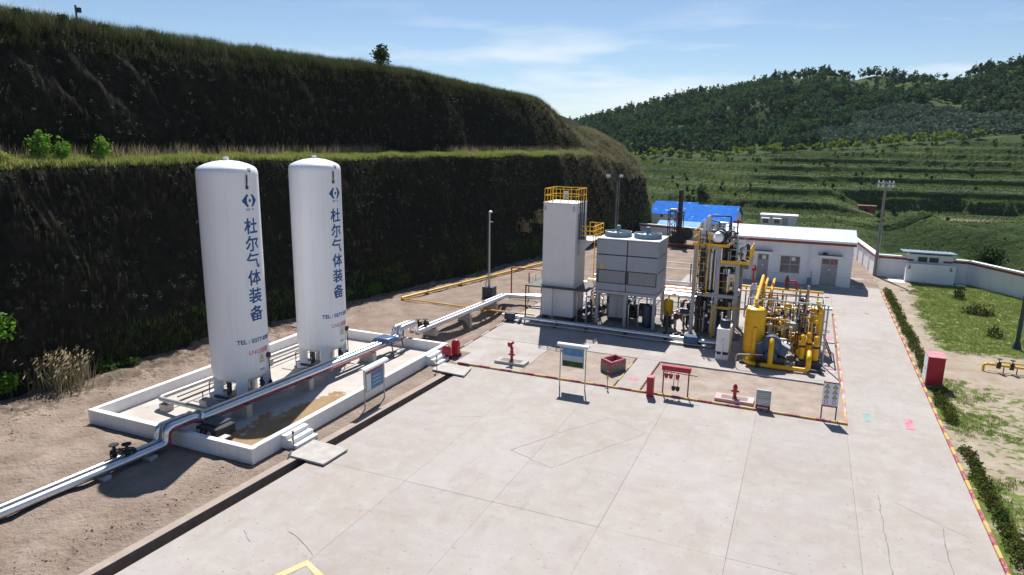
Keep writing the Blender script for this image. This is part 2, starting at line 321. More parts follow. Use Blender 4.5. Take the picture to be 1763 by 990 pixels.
def tufts(P, h, wdt, n, lean=0.5, up=(0, 0, 1), hv=0.5):
    """grass: n single-triangle blades at each point of P"""
    P = np.repeat(np.asarray(P, float), n, 0); k = len(P)
    a = rng.random(k)*2*np.pi; hh = h*(1-hv+2*hv*rng.random(k))
    base = P+np.stack([rng.normal(0, wdt*2.2, k), rng.normal(0, wdt*2.2, k), np.zeros(k)], -1)
    side = np.stack([np.cos(a), np.sin(a), np.zeros(k)], -1)*wdt*0.5
    le = lean*rng.random(k)*hh; b = rng.random(k)*2*np.pi
    tip = base+np.stack([np.cos(b)*le, np.sin(b)*le, hh], -1)
    V = np.stack([base-side, base+side, tip], 1).reshape(-1, 3); F = np.arange(3*k).reshape(-1, 3)
    return V, F
def leaves(C, s, flat=0.0):
    """one randomly turned leaf quad at each point of C"""
    C = np.asarray(C, float); k = len(C); s = np.broadcast_to(np.asarray(s, float), (k,))
    u = rng.normal(size=(k, 3)); u /= np.linalg.norm(u, axis=1)[:, None]
    t = rng.normal(size=(k, 3)); t[:, 2] *= 1-flat; v = np.cross(u, t); v /= np.linalg.norm(v, axis=1)[:, None]
    u = u*s[:, None]*0.5; v = v*s[:, None]*0.34
    V = np.stack([C-u, C-v, C+u, C+v], 1).reshape(-1, 3); return V, np.arange(4*k).reshape(-1, 4)
# ------------------------------------------------------------------ the setting: ground, bank, hill
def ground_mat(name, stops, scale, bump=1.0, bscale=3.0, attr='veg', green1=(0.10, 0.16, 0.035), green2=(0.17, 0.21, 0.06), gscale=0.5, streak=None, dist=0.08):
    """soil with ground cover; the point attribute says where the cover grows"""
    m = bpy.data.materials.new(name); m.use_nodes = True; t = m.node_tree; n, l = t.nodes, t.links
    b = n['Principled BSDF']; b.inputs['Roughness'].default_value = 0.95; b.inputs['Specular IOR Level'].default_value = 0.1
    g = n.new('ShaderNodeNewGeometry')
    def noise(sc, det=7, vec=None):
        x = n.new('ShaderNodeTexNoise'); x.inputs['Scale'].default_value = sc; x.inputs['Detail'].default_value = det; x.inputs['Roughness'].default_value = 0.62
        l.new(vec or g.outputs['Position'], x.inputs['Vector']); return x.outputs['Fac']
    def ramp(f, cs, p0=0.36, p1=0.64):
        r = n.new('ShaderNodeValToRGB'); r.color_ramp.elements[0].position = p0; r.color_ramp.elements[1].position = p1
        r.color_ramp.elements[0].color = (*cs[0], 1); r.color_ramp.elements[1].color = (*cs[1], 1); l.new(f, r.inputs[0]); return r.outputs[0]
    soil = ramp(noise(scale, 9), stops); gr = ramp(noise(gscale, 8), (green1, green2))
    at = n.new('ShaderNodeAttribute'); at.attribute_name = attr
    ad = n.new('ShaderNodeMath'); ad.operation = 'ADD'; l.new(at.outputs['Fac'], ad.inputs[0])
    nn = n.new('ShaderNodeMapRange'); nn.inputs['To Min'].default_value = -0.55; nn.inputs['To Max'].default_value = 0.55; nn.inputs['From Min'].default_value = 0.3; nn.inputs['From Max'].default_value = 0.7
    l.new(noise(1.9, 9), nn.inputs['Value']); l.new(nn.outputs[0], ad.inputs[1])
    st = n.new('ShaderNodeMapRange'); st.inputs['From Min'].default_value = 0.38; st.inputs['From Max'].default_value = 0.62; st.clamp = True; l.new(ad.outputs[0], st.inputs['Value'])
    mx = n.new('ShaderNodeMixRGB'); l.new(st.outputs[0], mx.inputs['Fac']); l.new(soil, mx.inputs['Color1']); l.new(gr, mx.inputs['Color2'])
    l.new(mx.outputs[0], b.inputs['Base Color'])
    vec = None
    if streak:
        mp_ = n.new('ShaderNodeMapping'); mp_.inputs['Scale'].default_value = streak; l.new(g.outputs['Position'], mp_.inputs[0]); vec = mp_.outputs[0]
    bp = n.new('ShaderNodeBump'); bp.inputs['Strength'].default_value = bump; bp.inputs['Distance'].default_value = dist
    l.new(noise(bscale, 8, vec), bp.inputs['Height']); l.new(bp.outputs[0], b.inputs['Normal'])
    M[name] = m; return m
def setattr_(o, name, val):
    a = o.data.attributes.new(name, 'FLOAT', 'POINT'); a.data.foreach_set('value', np.asarray(val, np.float32).ravel())
ground_mat('bank_soil', ((0.017, 0.014, 0.014), (0.032, 0.026, 0.023)), 0.6, 1.0, 2.6, green1=(0.009, 0.012, 0.007), green2=(0.017, 0.020, 0.012), gscale=1.2, streak=(1.0, 1.7, 0.28), dist=0.22)  # near-black, the shade on the cut face is put into the soil colour
ground_mat('hill_soil', ((0.17, 0.13, 0.09), (0.25, 0.20, 0.13)), 0.05, 1.0, 0.5, green1=(0.022, 0.045, 0.014), green2=(0.066, 0.098, 0.026), gscale=0.05, dist=0.6)
ground_mat('lawn_soil', ((0.31, 0.25, 0.19), (0.40, 0.34, 0.275)), 0.7, 0.8, 4.0, green1=(0.085, 0.135, 0.028), green2=(0.15, 0.185, 0.05), gscale=0.6)
ground_mat('yard_earth', ((0.345, 0.275, 0.23), (0.235, 0.182, 0.145)), 0.5, 1.0, 4.5, green1=(0.20, 0.155, 0.12), green2=(0.13, 0.10, 0.08), gscale=2.0, dist=0.16)

o = MB().add([(-3500, -3500, -9), (3500, -3500, -9), (3500, 3500, -9), (-3500, 3500, -9)], [(0, 1, 2, 3)]).build('ground', 'earth'); struct(o)

# --- the cut bank on the left: rows run across it, columns are offsets back from its toe
TOE = np.array([(-20, -43.5), (0, -42.3), (15, -41.4), (22, -41.1), (30, -40.3), (42, -39.2), (57, -37.0), (67, -34.4), (78, -32.4), (95, -28.6), (108, -25.8), (116, -24.3),
                (121, -24.8), (126, -27.5), (131, -33), (136, -42), (142, -58), (150, -95)])
CREST = np.array([(-20, 22.4), (30, 22.7), (45, 22.6), (68, 22.5), (80, 21.9), (95, 21.0), (108, 19.4), (115, 19.0), (150, 17)])
def toe_x(Y):
    s = sum(np.interp(Y+d, TOE[:, 0], TOE[:, 1]) for d in (-3, -1.5, 0, 1.5, 3))/5; return s
PA = np.array([(0, 0), (0.7, 3), (2.3, 9), (3.6, 12.6), (4.1, 13.0), (5.2, 13.12), (6.7, 13.35), (7.6, 16.2), (8.7, 19.8), (9.6, 22.0), (10.6, 22.6), (14, 22.9), (40, 23.2), (140, 24)], float)
PB = np.array([(0, 0), (0.4, 3), (1.4, 9), (3.2, 11.6), (5.7, 13.4), (8, 14.9), (10.9, 16.5), (15.2, 18.6), (20, 20.2), (30, 21.5), (60, 22), (140, 23)], float)
def bank_z(Y, off):
    za = np.interp(off, PA[:, 0], PA[:, 1]); cr = np.interp(Y, CREST[:, 0], CREST[:, 1])
    za = np.where(za > 13.35, 13.35+(za-13.35)*(cr-13.35)/(22.6-13.35), za)
    zb = np.interp(off, PB[:, 0], PB[:, 1]); w_ = np.clip((Y-97)/13.0, 0, 1); w_ = w_*w_*(3-2*w_)
    return za*(1-w_)+zb*w_
bo = np.concatenate([np.linspace(-1.2, 0, 5)[:-1], np.arange(0, 12, 0.17), np.linspace(12, 20, 22), np.linspace(21, 130, 24)])
by = np.concatenate([np.arange(-20, 10, 1.0), np.arange(10, 126, 0.14), np.arange(126, 150, 1.0)])
BO, BY = np.meshgrid(bo, by)
BZ = bank_z(BY, np.maximum(BO, 0))
und = np.sin(BY*11.5+fbm(BY*0.5, BZ*0.25, 2)*7+np.where(BZ > 13.4, BZ*7.5, BZ*1.2))*0.075 + fbm((BY+BZ)*1.7, (BY-BZ)*0.12, 3)*0.34*np.clip((BZ-13.6)/1.5, 0, 1) + fbm(BY*0.11, BZ*0.12, 4)*1.5 + fbm(BY*0.6+BZ*0.22, BZ*0.16, 3)*0.5 + fbm(BY*2.4, BZ*0.35, 2)*0.16
amp = np.clip(BO/1.5, 0, 1)*np.clip((14-BO)/6, 0.15, 1)
BX = toe_x(BY)-BO+und*amp
BZ = BZ+fbm(BX*0.5, BY*0.5, 4)*0.28*np.clip(BO/3, 0, 1)-np.where(BO < 0, 0.35, 0)
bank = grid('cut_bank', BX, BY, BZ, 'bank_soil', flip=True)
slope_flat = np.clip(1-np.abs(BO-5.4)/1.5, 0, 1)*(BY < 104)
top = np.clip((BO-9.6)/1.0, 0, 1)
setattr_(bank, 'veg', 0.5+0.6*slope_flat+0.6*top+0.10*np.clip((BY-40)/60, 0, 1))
def bank_pt(Y, off):
    z = bank_z(Y, off); u_ = fbm((Y+z)*1.7, (Y-z)*0.12, 3)*0.34*np.clip((z-13.6)/1.5, 0, 1) + fbm(Y*0.11, z*0.12, 4)*1.5 + fbm(Y*0.6+z*0.22, z*0.16, 3)*0.5 + fbm(Y*2.4, z*0.35, 2)*0.16
    a_ = np.clip(off/1.5, 0, 1)*np.clip((14-off)/6, 0.15, 1); x = toe_x(Y)-off+u_*a_
    return np.stack([x, Y, z+fbm(x*0.5, Y*0.5, 4)*0.28*np.clip(off/3, 0, 1)], -1)
# grass on the bank: small clumps on the cut faces, a fringe on the crest, a green strip along the bench
def scat(n, y0, y1, o0, o1): return rng.uniform(y0, y1, n), rng.uniform(o0, o1, n)
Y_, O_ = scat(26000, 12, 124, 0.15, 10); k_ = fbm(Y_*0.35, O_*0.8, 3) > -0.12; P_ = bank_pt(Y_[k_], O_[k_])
V_, F_ = tufts(P_, 0.30, 0.03, 5, 1.2); npmesh('bank_weeds', V_, F_, 'grass_face', 'stuff')['label'] = 'weeds growing all over the cut bank, darkened for its shade'
Y_, O_ = scat(9000, 12, 124, 0.3, 10); k_ = fbm(Y_*0.22+40, O_*0.5, 3) > 0.08; P_ = bank_pt(Y_[k_], O_[k_])+np.array([0.22, 0, 0.03])
V_, F_ = tufts(P_+np.array([-0.04, 0, 0.25]), -0.6, 0.028, 5, 0.2); npmesh('dry_tufts', V_, F_, 'grass_hang', 'stuff')['label'] = 'dry grass hanging in streaks down the cut bank'
Y_, O_ = scat(11000, 12, 106, 9.0, 12.5); P_ = bank_pt(Y_, O_)
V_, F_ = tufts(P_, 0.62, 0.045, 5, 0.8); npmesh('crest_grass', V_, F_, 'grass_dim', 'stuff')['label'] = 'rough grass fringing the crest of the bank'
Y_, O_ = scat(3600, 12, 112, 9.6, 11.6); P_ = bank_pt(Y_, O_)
V_, F_ = tufts(P_, 0.75, 0.04, 4, 0.7); npmesh('crest_grass_sunlit', V_, F_, 'grass_crest', 'stuff')['label'] = 'taller grass along the bank crest, in a brighter sunlit tone'
Y_, O_ = scat(19000, 12, 104, 3.95, 5.9); P_ = bank_pt(Y_, O_)
V_, F_ = tufts(P_, 0.36, 0.05, 5, 0.8); npmesh('bench_grass', V_, F_, 'grass_green', 'stuff')['label'] = 'bright green grass along the ledge of the bank'
Y_ = np.concatenate([rng.uniform(26, 62, 700), rng.uniform(70, 100, 500)]); O_ = rng.uniform(5.6, 6.8, len(Y_)); P_ = bank_pt(Y_, O_)
V_, F_ = tufts(P_, 0.8, 0.04, 5, 0.6); npmesh('bench_reeds', V_, F_, 'grass_pale', 'stuff')['label'] = 'pale dry reeds at the back of the ledge'
Y_, O_ = scat(2600, 14, 122, -0.1, 0.6); k_ = fbm(Y_*0.3+9, O_*0.6, 3) > -0.05; P_ = bank_pt(Y_[k_], O_[k_])
V_, F_ = tufts(P_, 0.55, 0.05, 5, 0.9); npmesh('toe_weeds', V_, F_, 'leaf_green', 'stuff')['label'] = 'green weeds along the foot of the bank'
Y_, O_ = scat(15000, 92, 124, 0.2, 12); P_ = bank_pt(Y_, O_)
V_, F_ = tufts(P_, 0.42, 0.05, 4, 1.2); npmesh('nose_grass', V_, F_, 'grass_dry', 'stuff')['label'] = 'dry grass over the rounded far end of the bank'

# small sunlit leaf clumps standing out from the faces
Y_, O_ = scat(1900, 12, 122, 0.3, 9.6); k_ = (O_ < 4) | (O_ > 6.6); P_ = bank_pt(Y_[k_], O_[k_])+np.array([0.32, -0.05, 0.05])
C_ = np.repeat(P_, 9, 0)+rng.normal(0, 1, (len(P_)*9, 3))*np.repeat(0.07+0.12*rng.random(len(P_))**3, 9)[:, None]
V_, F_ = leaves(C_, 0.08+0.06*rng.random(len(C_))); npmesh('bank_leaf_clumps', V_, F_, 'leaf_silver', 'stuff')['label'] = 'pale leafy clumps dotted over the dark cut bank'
# --- earth between the bank and the yard
LIPY = np.array([-20, 13.7, 37.0, 42]); LIPX = np.array([-23.3, -21.55, -20.45, -20.2])
def earth_z(X, Y):
    z = fbm(X*0.12, Y*0.12, 4)*0.28+np.abs(fbm(X*0.55, Y*0.55, 4))*0.22+fbm(X*2.2, Y*2.2, 3)*0.05-0.10*np.clip(1-np.abs(np.abs(X-(toe_x(Y)*0.35-25.2))-0.85)/0.22, 0, 1)*np.clip((34-Y)/4, 0, 1)
    near = np.clip((X-(toe_x(Y)+5))/-6, 0, 1); z = z+near*(0.25+fbm(X*1.1, Y*1.1, 4)*0.5)
    edge = np.clip((np.interp(Y, LIPY, LIPX)-0.5-X)/2.2, 0, 1) if np.ndim(Y) else 1
    rough = np.clip(1-np.abs(X-(np.interp(Y, LIPY, LIPX)-2.0))/1.6, 0, 1)*np.clip((21-Y)/4, 0, 1)
    return z*np.clip(edge, 0.12, 1)+rough*np.abs(fbm(X*1.7, Y*1.7, 4))*0.38-0.02
ey = np.arange(-18, 42.01, 0.28); t_ = np.linspace(0, 1, 150)
EY, ET = np.meshgrid(ey, t_, indexing='ij'); lx = np.interp(EY, LIPY, LIPX)-0.42; EX = (toe_x(EY)-2)*(1-ET)+lx*ET
inb = (EX > -34.4) & (EX < -22.3) & (EY > 21.9) & (EY < 41.8)
EZ = np.where(inb, -0.12, earth_z(EX, EY))
ea = grid('earth_ground', EX, EY, EZ, 'yard_earth', flip=True); setattr_(ea, 'veg', np.clip((toe_x(EY)+4.5-EX)/4, 0, 0.75)+np.clip(fbm(EX*0.25, EY*0.25, 3), 0, 1)*0.25)
ey = np.arange(42.0, 130, 0.45); ex = np.arange(0, 1.001, 1/110)
EY, ET = np.meshgrid(ey, ex, indexing='ij'); EX = (toe_x(np.minimum(EY, 116))-2)*(1-ET)+8.0*ET
pad = (EX > -22.6) & (EX < 8.1) & (EY < 67)
EZ = np.where(pad, -0.14, earth_z(EX, EY)*0.6)
pit = np.clip(1-((EX+24.6)/1.0)**2, 0, 1)*np.clip(1-((EY-49.5)/6.5)**4, 0, 1); EZ = EZ-0.75*np.sqrt(pit)
eb = grid('earth_ground', EX, EY, EZ, 'yard_earth', flip=True); setattr_(eb, 'veg', np.clip((toe_x(EY)+3-EX)/4, 0, 0.6))
# clods along the trench edge
P_ = np.stack([-21.9-np.abs(rng.normal(0, 0.9, 1500)), 22.2-np.abs(rng.normal(0, 9, 1500))], -1); P_[:, 0] += np.interp(P_[:, 1], LIPY, LIPX)+20.9
s_ = np.abs(rng.normal(0, 0.02, 1500))**1.0+0.006
P2 = np.stack([rng.uniform(-42, -35, 2600), rng.uniform(14, 60, 2600)], -1); s2 = np.abs(rng.normal(0, 0.032, 2600))+0.01
P_ = np.concatenate([P_, P2]); s_ = np.concatenate([s_, s2]); Z_ = earth_z(P_[:, 0], P_[:, 1])
oct_ = np.array([(1, 0, 0), (0, 1, 0), (-1, 0, 0), (0, -1, 0), (0, 0, 0.8), (0, 0, -0.6)]); of = np.array([(0, 1, 4), (1, 2, 4), (2, 3, 4), (3, 0, 4), (1, 0, 5), (2, 1, 5), (3, 2, 5), (0, 3, 5)])
V_ = (np.stack([P_[:, 0], P_[:, 1], Z_], -1)[:, None, :]+oct_[None]*s_[:, None, None]*(0.6+0.8*rng.random((len(s_), 6, 1)))).reshape(-1, 3)
F_ = (of[None]+6*np.arange(len(s_))[:, None, None]).reshape(-1, 3); npmesh('earth_clods', V_, F_, 'earth', 'stuff')['label'] = 'loose clods of earth scattered over bare ground'

# --- far hill with terraces
HX = np.concatenate([np.linspace(-420, -150, 40), np.arange(-148, 190, 1.7), np.linspace(192, 460, 40)])
HY = np.concatenate([np.arange(91, 140, 1.0), np.arange(140, 305, 0.5), np.arange(305, 470, 2.5), np.linspace(475, 700, 16)])
PROF = np.array([(91, 0), (120, -0.4), (150, -0.3), (163, 0.3), (182, 1.6), (200, 4.0), (215, 5.2), (250, 8.2), (272, 10.6), (296, 13.2), (304, 15.0), (330, 24), (380, 46), (420, 60), (450, 63), (700, 50)])
CRX = np.array([(-420, 14), (-200, 19), (-150, 25), (-110, 32), (-72, 41), (-25, 52), (20, 53.5), (57, 54), (103, 58), (130, 57), (200, 60), (460, 62)])
def hill_b(X, Y):
    wy = Y+fbm(X*0.012, Y*0.009, 2)*30+fbm(X*0.045, Y*0.02, 2)*3
    wy = np.where(Y > 150, wy, Y); b = np.interp(wy, PROF[:, 0], PROF[:, 1])
    k = (np.interp(X, CRX[:, 0], CRX[:, 1])-19)/(60-15); b = np.where(b > 15, 15+(b-15)*k, b)
    b = b+np.clip((Y-258)/42, 0, 1)*np.clip(X, -120, 140)*0.088*np.clip((420-Y)/110, 0, 1)
    return b
ST = 2.05
def hill_z(X, Y):
    b = hill_b(X, Y); st = ST; fr = b/st-np.floor(b/st); tz = st*(np.floor(b/st)+np.clip((fr-0.968)/0.032, 0, 1)*0.86+0.14*fr)
    wt = np.clip((Y-150)/12, 0, 1)*np.clip((300-Y)/14, 0, 1); z = b*(1-wt)+tz*wt
    gul = np.clip((X-6)/14, 0, 1)*np.clip(1-np.abs(Y-128)/34, 0, 1); z = z-gul*5.5
    tri = np.abs(np.mod((X*0.72+Y*0.42+fbm(X*0.03, Y*0.03, 2)*14)/13.0, 2)-1); z = z+np.clip((X-10)/10, 0, 1)*np.clip((Y-100)/8, 0, 1)*np.clip((163-Y)/10, 0, 1)*(tri-0.5)*9.0
    cut = np.clip((X-5)/10, 0, 1)*np.clip((55-X)/10, 0, 1); yc = 193+fbm(X*0.05, X*0.01+2, 3)*16; plat = np.clip((Y-162)/3, 0, 1)*np.clip((yc-Y)/1.0, 0, 1)*cut
    z = z*(1-plat)+plat*(-0.8)
    ra = np.clip((X-62)/40, 0, 1)*np.clip((Y-120)/30, 0, 1)*np.clip((300-Y)/60, 0, 1)       # broken gullies on the right
    z = z+ra*(np.abs(fbm(X*0.03, Y*0.03, 3))*-16+3)
    z = z+fbm(X*0.03+5, Y*0.03, 4)*np.clip((Y-290)/50, 0, 1)*7+fbm(X*0.15, Y*0.15, 3)*np.clip((Y-110)/30, 0.1, 1)*0.28
    return z-0.25*np.clip((105-Y)/10, 0, 1)
GX, GY = np.meshgrid(HX, HY); GZ = hill_z(GX, GY)
hl = grid('hill', GX, GY, GZ, 'hill_soil')
bare = np.clip(1-np.abs(GY-176)/9, 0, 1)*np.clip((GX-3)/8, 0, 1)*np.clip((48-GX)/8, 0, 1)
dzy = np.abs(np.gradient(GZ, axis=0)/np.gradient(GY, axis=0))
setattr_(hl, 'veg', 1.0-0.8*bare*np.clip(0.6+fbm(GX*0.1, GY*0.25, 3)*2, 0, 1)-0.30*np.clip(dzy-0.9, 0, 1)+0.05)
# rough grass on the terraces
n_ = 16000; X_ = rng.uniform(-60, 110, n_); Y_ = rng.uniform(128, 300, n_); k_ = (X_/Y_ > -0.34) & (X_/Y_ < 0.36); X_, Y_ = X_[k_], Y_[k_]
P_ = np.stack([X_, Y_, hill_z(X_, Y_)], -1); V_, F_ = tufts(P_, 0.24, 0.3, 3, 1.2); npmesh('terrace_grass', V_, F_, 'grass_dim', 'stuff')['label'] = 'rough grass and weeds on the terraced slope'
n_ = 60000; X_ = rng.uniform(-70, 110, n_); Y_ = rng.uniform(150, 297, n_); f_ = hill_b(X_, Y_)/ST; f_ = f_-np.floor(f_); k_ = (f_ > 0.72) & (f_ < 0.965) & (X_/Y_ > -0.34); X_, Y_ = X_[k_], Y_[k_]; P_ = np.stack([X_, Y_, hill_z(X_, Y_)], -1)
V_, F_ = tufts(P_, 0.5, 0.22, 3, 0.7); npmesh('terrace_grass_bright', V_, F_, 'terrace_bright', 'stuff')['label'] = 'grass on the terrace treads, brightened to look sunlit'

# --- plants: one builder for every tree and shrub
def crown_pts(n, h0, h1, rx, clumps, fill=0.62):
    c = rng.normal(size=(clumps, 3)); c /= np.linalg.norm(c, axis=1)[:, None]; c *= (rng.random((clumps, 1))**0.45)*0.72
    q = c[rng.integers(0, clumps, n)]+rng.normal(size=(n, 3))*0.20*fill/0.62
    q[:, 2] = np.clip(q[:, 2], -1.05, 1.15); t = (q[:, 2]+1)/2
    return np.stack([q[:, 0]*rx, q[:, 1]*rx, h0+(h1-h0)*t], -1)
def plant(name, label, cat, loc, h, rx, leaf, m='leaf_green', n=260, clumps=14, trunk=0.3, group=None, cone=False):
    t = thing(name, label, cat, loc, group)
    o3 = np.array(loc, float); q = crown_pts(n, h*trunk, h, rx, clumps)
    if cone: q[:, :2] *= (1.25*(1-(q[:, 2:3]-h*trunk)/(h*(1-trunk)))+0.12)
    V, F = leaves(q, leaf*(0.6+0.8*rng.random(len(q)))); c = npmesh('crown', V, F, m); c.parent = t
    mb = MB(); r0 = max(0.02, h*0.022)
    mb.tube([(o3[0], o3[1], o3[2]-0.15), (o3[0]+r0, o3[1], o3[2]+h*0.35), (o3[0]-r0, o3[1]+r0, o3[2]+h*0.8)], [r0*1.3, r0, r0*0.35], 6)
    for i in range(4):
        a = i*1.7+h; z = o3[2]+h*(0.25+0.13*i); mb.tube([(o3[0], o3[1], z), (o3[0]+math.cos(a)*rx*0.6, o3[1]+math.sin(a)*rx*0.6, z+h*0.2)], [r0*0.5, r0*0.2], 5)
    mb.build('trunk', 'bark', t); return t
# forest on the hill, one mass
n_ = 11500; X_ = rng.uniform(-190, 190, n_); Y_ = rng.uniform(307, 455, n_)
silver = (X_ > 0+fbm(Y_*0.05, X_*0.02, 2)*30) & (X_ < 100) & (Y_ > 306) & (Y_ < 366+fbm(X_*0.04, Y_*0.02, 2)*30) & (fbm(X_*0.035+8, Y_*0.035, 3) > -0.18)
bald = np.clip(1-np.abs(Y_-428)/22, 0, 1)*(X_ > -30)*(X_ < 60) > 0.3
k_ = (fbm(X_*0.045, Y_*0.045, 3) > -0.3) & ~silver & ~bald & (X_/Y_ > -0.42) & (X_/Y_ < 0.42)
def wood(name, X, Y, m, hmin, hmax, n, label, leaf):
    A = []; B_ = []; b = 0
    for x, y, z in zip(X, Y, hill_z(X, Y)):
        h = hmin+(hmax-hmin)*rng.random()**1.5; q = crown_pts(n, h*0.1, h, h*0.36*rng.uniform(0.7, 1.25), 6)
        if rng.random() < 0.35: q[:, :2] *= 1.35-1.15*(q[:, 2:3]/h)
        q = q+np.array([x, y, z])
        V, F = leaves(q, leaf*(0.6+0.8*rng.random(n))); A.append(V); B_.append(F+b); b += len(V)
    npmesh(name, np.concatenate(A), np.concatenate(B_), m, 'stuff')['label'] = label
wood('forest', X_[k_], Y_[k_], 'leaf_forest', 2.8, 7.6, 42, 'dense green woodland covering the far hill', 1.15)
X2, Y2 = X_[silver], Y_[silver]; wood('scrub', np.concatenate([X2, X2+1.7, X2-2.1]), np.concatenate([Y2, Y2+1.2, Y2-1.5]), 'leaf_silver', 1.6, 3.2, 20, 'grey green low scrub on the open hillside', 1.1)
X_ = rng.uniform(-75, 150, 520); Y_ = rng.uniform(150, 296, 520); k_ = (fbm(X_*0.05+3, Y_*0.05, 2) > 0.02) | (X_ > 62); wood('terrace_scrub', X_[k_], Y_[k_], 'leaf_forest', 1.0, 3.0, 26, 'scattered dark bushes along the terrace banks', 0.8)
# ------------------------------------------------------------------ concrete yard, trench, kerbs
yard = bpy.data.objects.new('concrete_yard', None); COL.objects.link(yard); struct(yard); ORIG[yard.name] = (0, 0, 0)
def lipr(Y): return float(np.interp(Y, [-20, 13.7, 37.5], [-22.35, -20.93, -19.9]))
cols = [None, -15.33, -11.03, -6.4, -1.5, 3.11]; rows = [-12.1, -0.1, 11.9, 23.9, 39.37]
g_ = 0.004
def slab(x0, x1, x0b, x1b, y0, y1, z1=0.0, m='concrete', par=None, name='concrete_slab'):
    dz = random.uniform(-0.006, 0.004)
    return MB().prism([(x0+g_, y0+g_), (x1-g_, y0+g_), (x1b-g_, y1-g_), (x0b+g_, y1-g_)], z1-0.18, z1+dz).build(name, m, par or yard, bevel=0.003)
for j in range(len(rows)-1):
    y0, y1 = rows[j], rows[j+1]
    for i in range(5):
        if i == 0: slab(lipr(y0), cols[1], lipr(y1), cols[1], y0, y1)
        else: slab(cols[i], cols[i+1], cols[i], cols[i+1], y0, y1)
def kx(Y): return 7.76+(Y+8)/88*0.16
for j in range(7): slab(3.11, kx(-12.1+14.1*j), 3.11, kx(2+14.1*j), -12.1+14.1*j, 2.0+14.1*j)
for j in range(2):
    for i in range(3): slab(-12+5.03*i, -12+5.03*(i+1), -12+5.03*i, -12+5.03*(i+1), 66.6+6.6*j, 73.2+6.6*j)
B('underlay', 'cast_concrete', yard, -19.4, -12, -0.30, 7.7, 39.2, -0.19)
# equipment pad and the ground patches in front of it
pad_ = bpy.data.objects.new('equipment_pad', None); COL.objects.link(pad_); struct(pad_); ORIG[pad_.name] = (0, 0, 0)
xs = [-22.4, -16.2, -10.0, -3.6, 2.98]; ys = [46.0, 53.0, 60.0, 66.5]
for i in range(4):
    for j in range(3): slab(xs[i], xs[i+1], xs[i], xs[i+1], ys[j], ys[j+1], 0.02, 'concrete_pad', pad_)
slab(-22.4, -16.4, -22.4, -16.4, 39.5, 45.95, 0.015, 'concrete_pad', pad_)
slab(-10.05, -8.3, -10.05, -8.3, 39.5, 45.98, 0.02, 'concrete', pad_, 'path_slab')
B('underlay', 'concrete_dark', pad_, -22.3, 39.7, -0.3, 2.9, 66.4, -0.19)
def sheet(name, x0, y0, x1, y1, z, m, st=0.25, a=0.05):
    X, Y = np.meshgrid(np.linspace(x0, x1, int((x1-x0)/st)+2), np.linspace(y0, y1, int((y1-y0)/st)+2)); e_ = np.minimum.reduce([X-x0, x1-X, Y-y0, y1-Y])
    return grid(name, X, Y, z+fbm(X*0.9, Y*0.9, 4)*a*np.clip(e_/0.5, 0, 1)+fbm(X*0.2, Y*0.2, 2)*a, m)
sheet('earth_patch', -16.4, 39.5, -10.05, 46.02, 0.0, 'patch_earth'); sheet('earth_patch', -8.3, 39.5, 3.1, 45.9, 0.0, 'patch_earth')
# the open drain along the yard
mat('trench_wall', (0.17, 0.14, 0.12), (0.23, 0.19, 0.165), 2.0, 0.95, bump=0.3, bscale=9)
t_ = MB(); tk = MB()
for (y0, y1) in ((-18, 13.7), (13.7, 36.9)):
    l0, l1 = float(np.interp(y0, LIPY, LIPX)), float(np.interp(y1, LIPY, LIPX)); r0, r1 = lipr(y0), lipr(y1)
    t_.add([(l0, y0, 0.02), (l1, y1, 0.02), (l1, y1, -0.62), (l0, y0, -0.62), (r0+0.004, y0, -0.62), (r1+0.004, y1, -0.62), (r0+0.004, y0, -0.02), (r1+0.004, y1, -0.02)], [(0, 1, 2, 3), (3, 2, 5, 4), (4, 5, 7, 6)])
    tk.prism([(l0-0.42, y0), (l0-0.004, y0), (l1-0.004, y1), (l1-0.42, y1)], -0.3, 0.04)
l1, r1 = float(np.interp(36.9, LIPY, LIPX)), lipr(36.9); t_.add([(l1, 36.9, 0.02), (r1, 36.9, 0.02), (r1, 36.9, -0.62), (l1, 36.9, -0.62)], [(0, 1, 2, 3)])
struct(t_.build('drain_trench', 'trench_wall', smooth=False)); struct(tk.build('trench_edging', 'edging', smooth=False))
# kerbs of painted blocks
def kerb(label, p0, p1, seg, w_, h, mats, loc_z=0.0, cat='kerb'):
    p0, p1 = Vector((*p0, loc_z)), Vector((*p1, loc_z)); t = thing('painted_kerb', label, cat, tuple(p0)); d = (p1-p0); n = max(1, int(round(d.length/seg))); d /= n; s = Vector((-d.y, d.x, 0)).normalized()*w_/2
    e_ = d.normalized()*0.006
    for i in range(n):
        a, b = p0+d*i+e_, p0+d*(i+1)-e_; hh = h+random.uniform(-0.006, 0.006); j = Vector((random.uniform(-.008, .008), random.uniform(-.008, .008), 0))
        MB().extr([tuple(a-s+j), tuple(b-s+j), tuple(b+s+j), tuple(a+s+j)], (0, 0, hh)).build('kerb_block', mats[i % len(mats)], t, bevel=0.012)
    return t
kerb('red and yellow painted kerb between the yard and the equipment plot', (-20.9, 39.44), (3.2, 39.44), 0.8, 0.13, 0.11, ['red_line', 'yellow_line'])
kerb('faded pink and yellow kerb along the plot beside the road', (3.12, 39.53), (3.2, 66.5), 0.8, 0.14, 0.10, ['pink_paint', 'yellow_line', 'pink_dust'])
kerb('long yellow and red kerb between the road and the hedge', (7.82, -8.0), (7.98, 80.0), 0.95, 0.14, 0.12, ['yellow_line', 'red_line'])
kerb('unpainted dark kerb between the earth plot and equipment pad', (-8.3, 45.83), (2.9, 45.83), 1.2, 0.14, 0.10, ['cast_concrete'])
kerb('thin rusty kerb left of the narrow concrete path', (-10.02, 39.6), (-10.02, 45.9), 1.2, 0.09, 0.08, ['rust', 'yellow_line'])
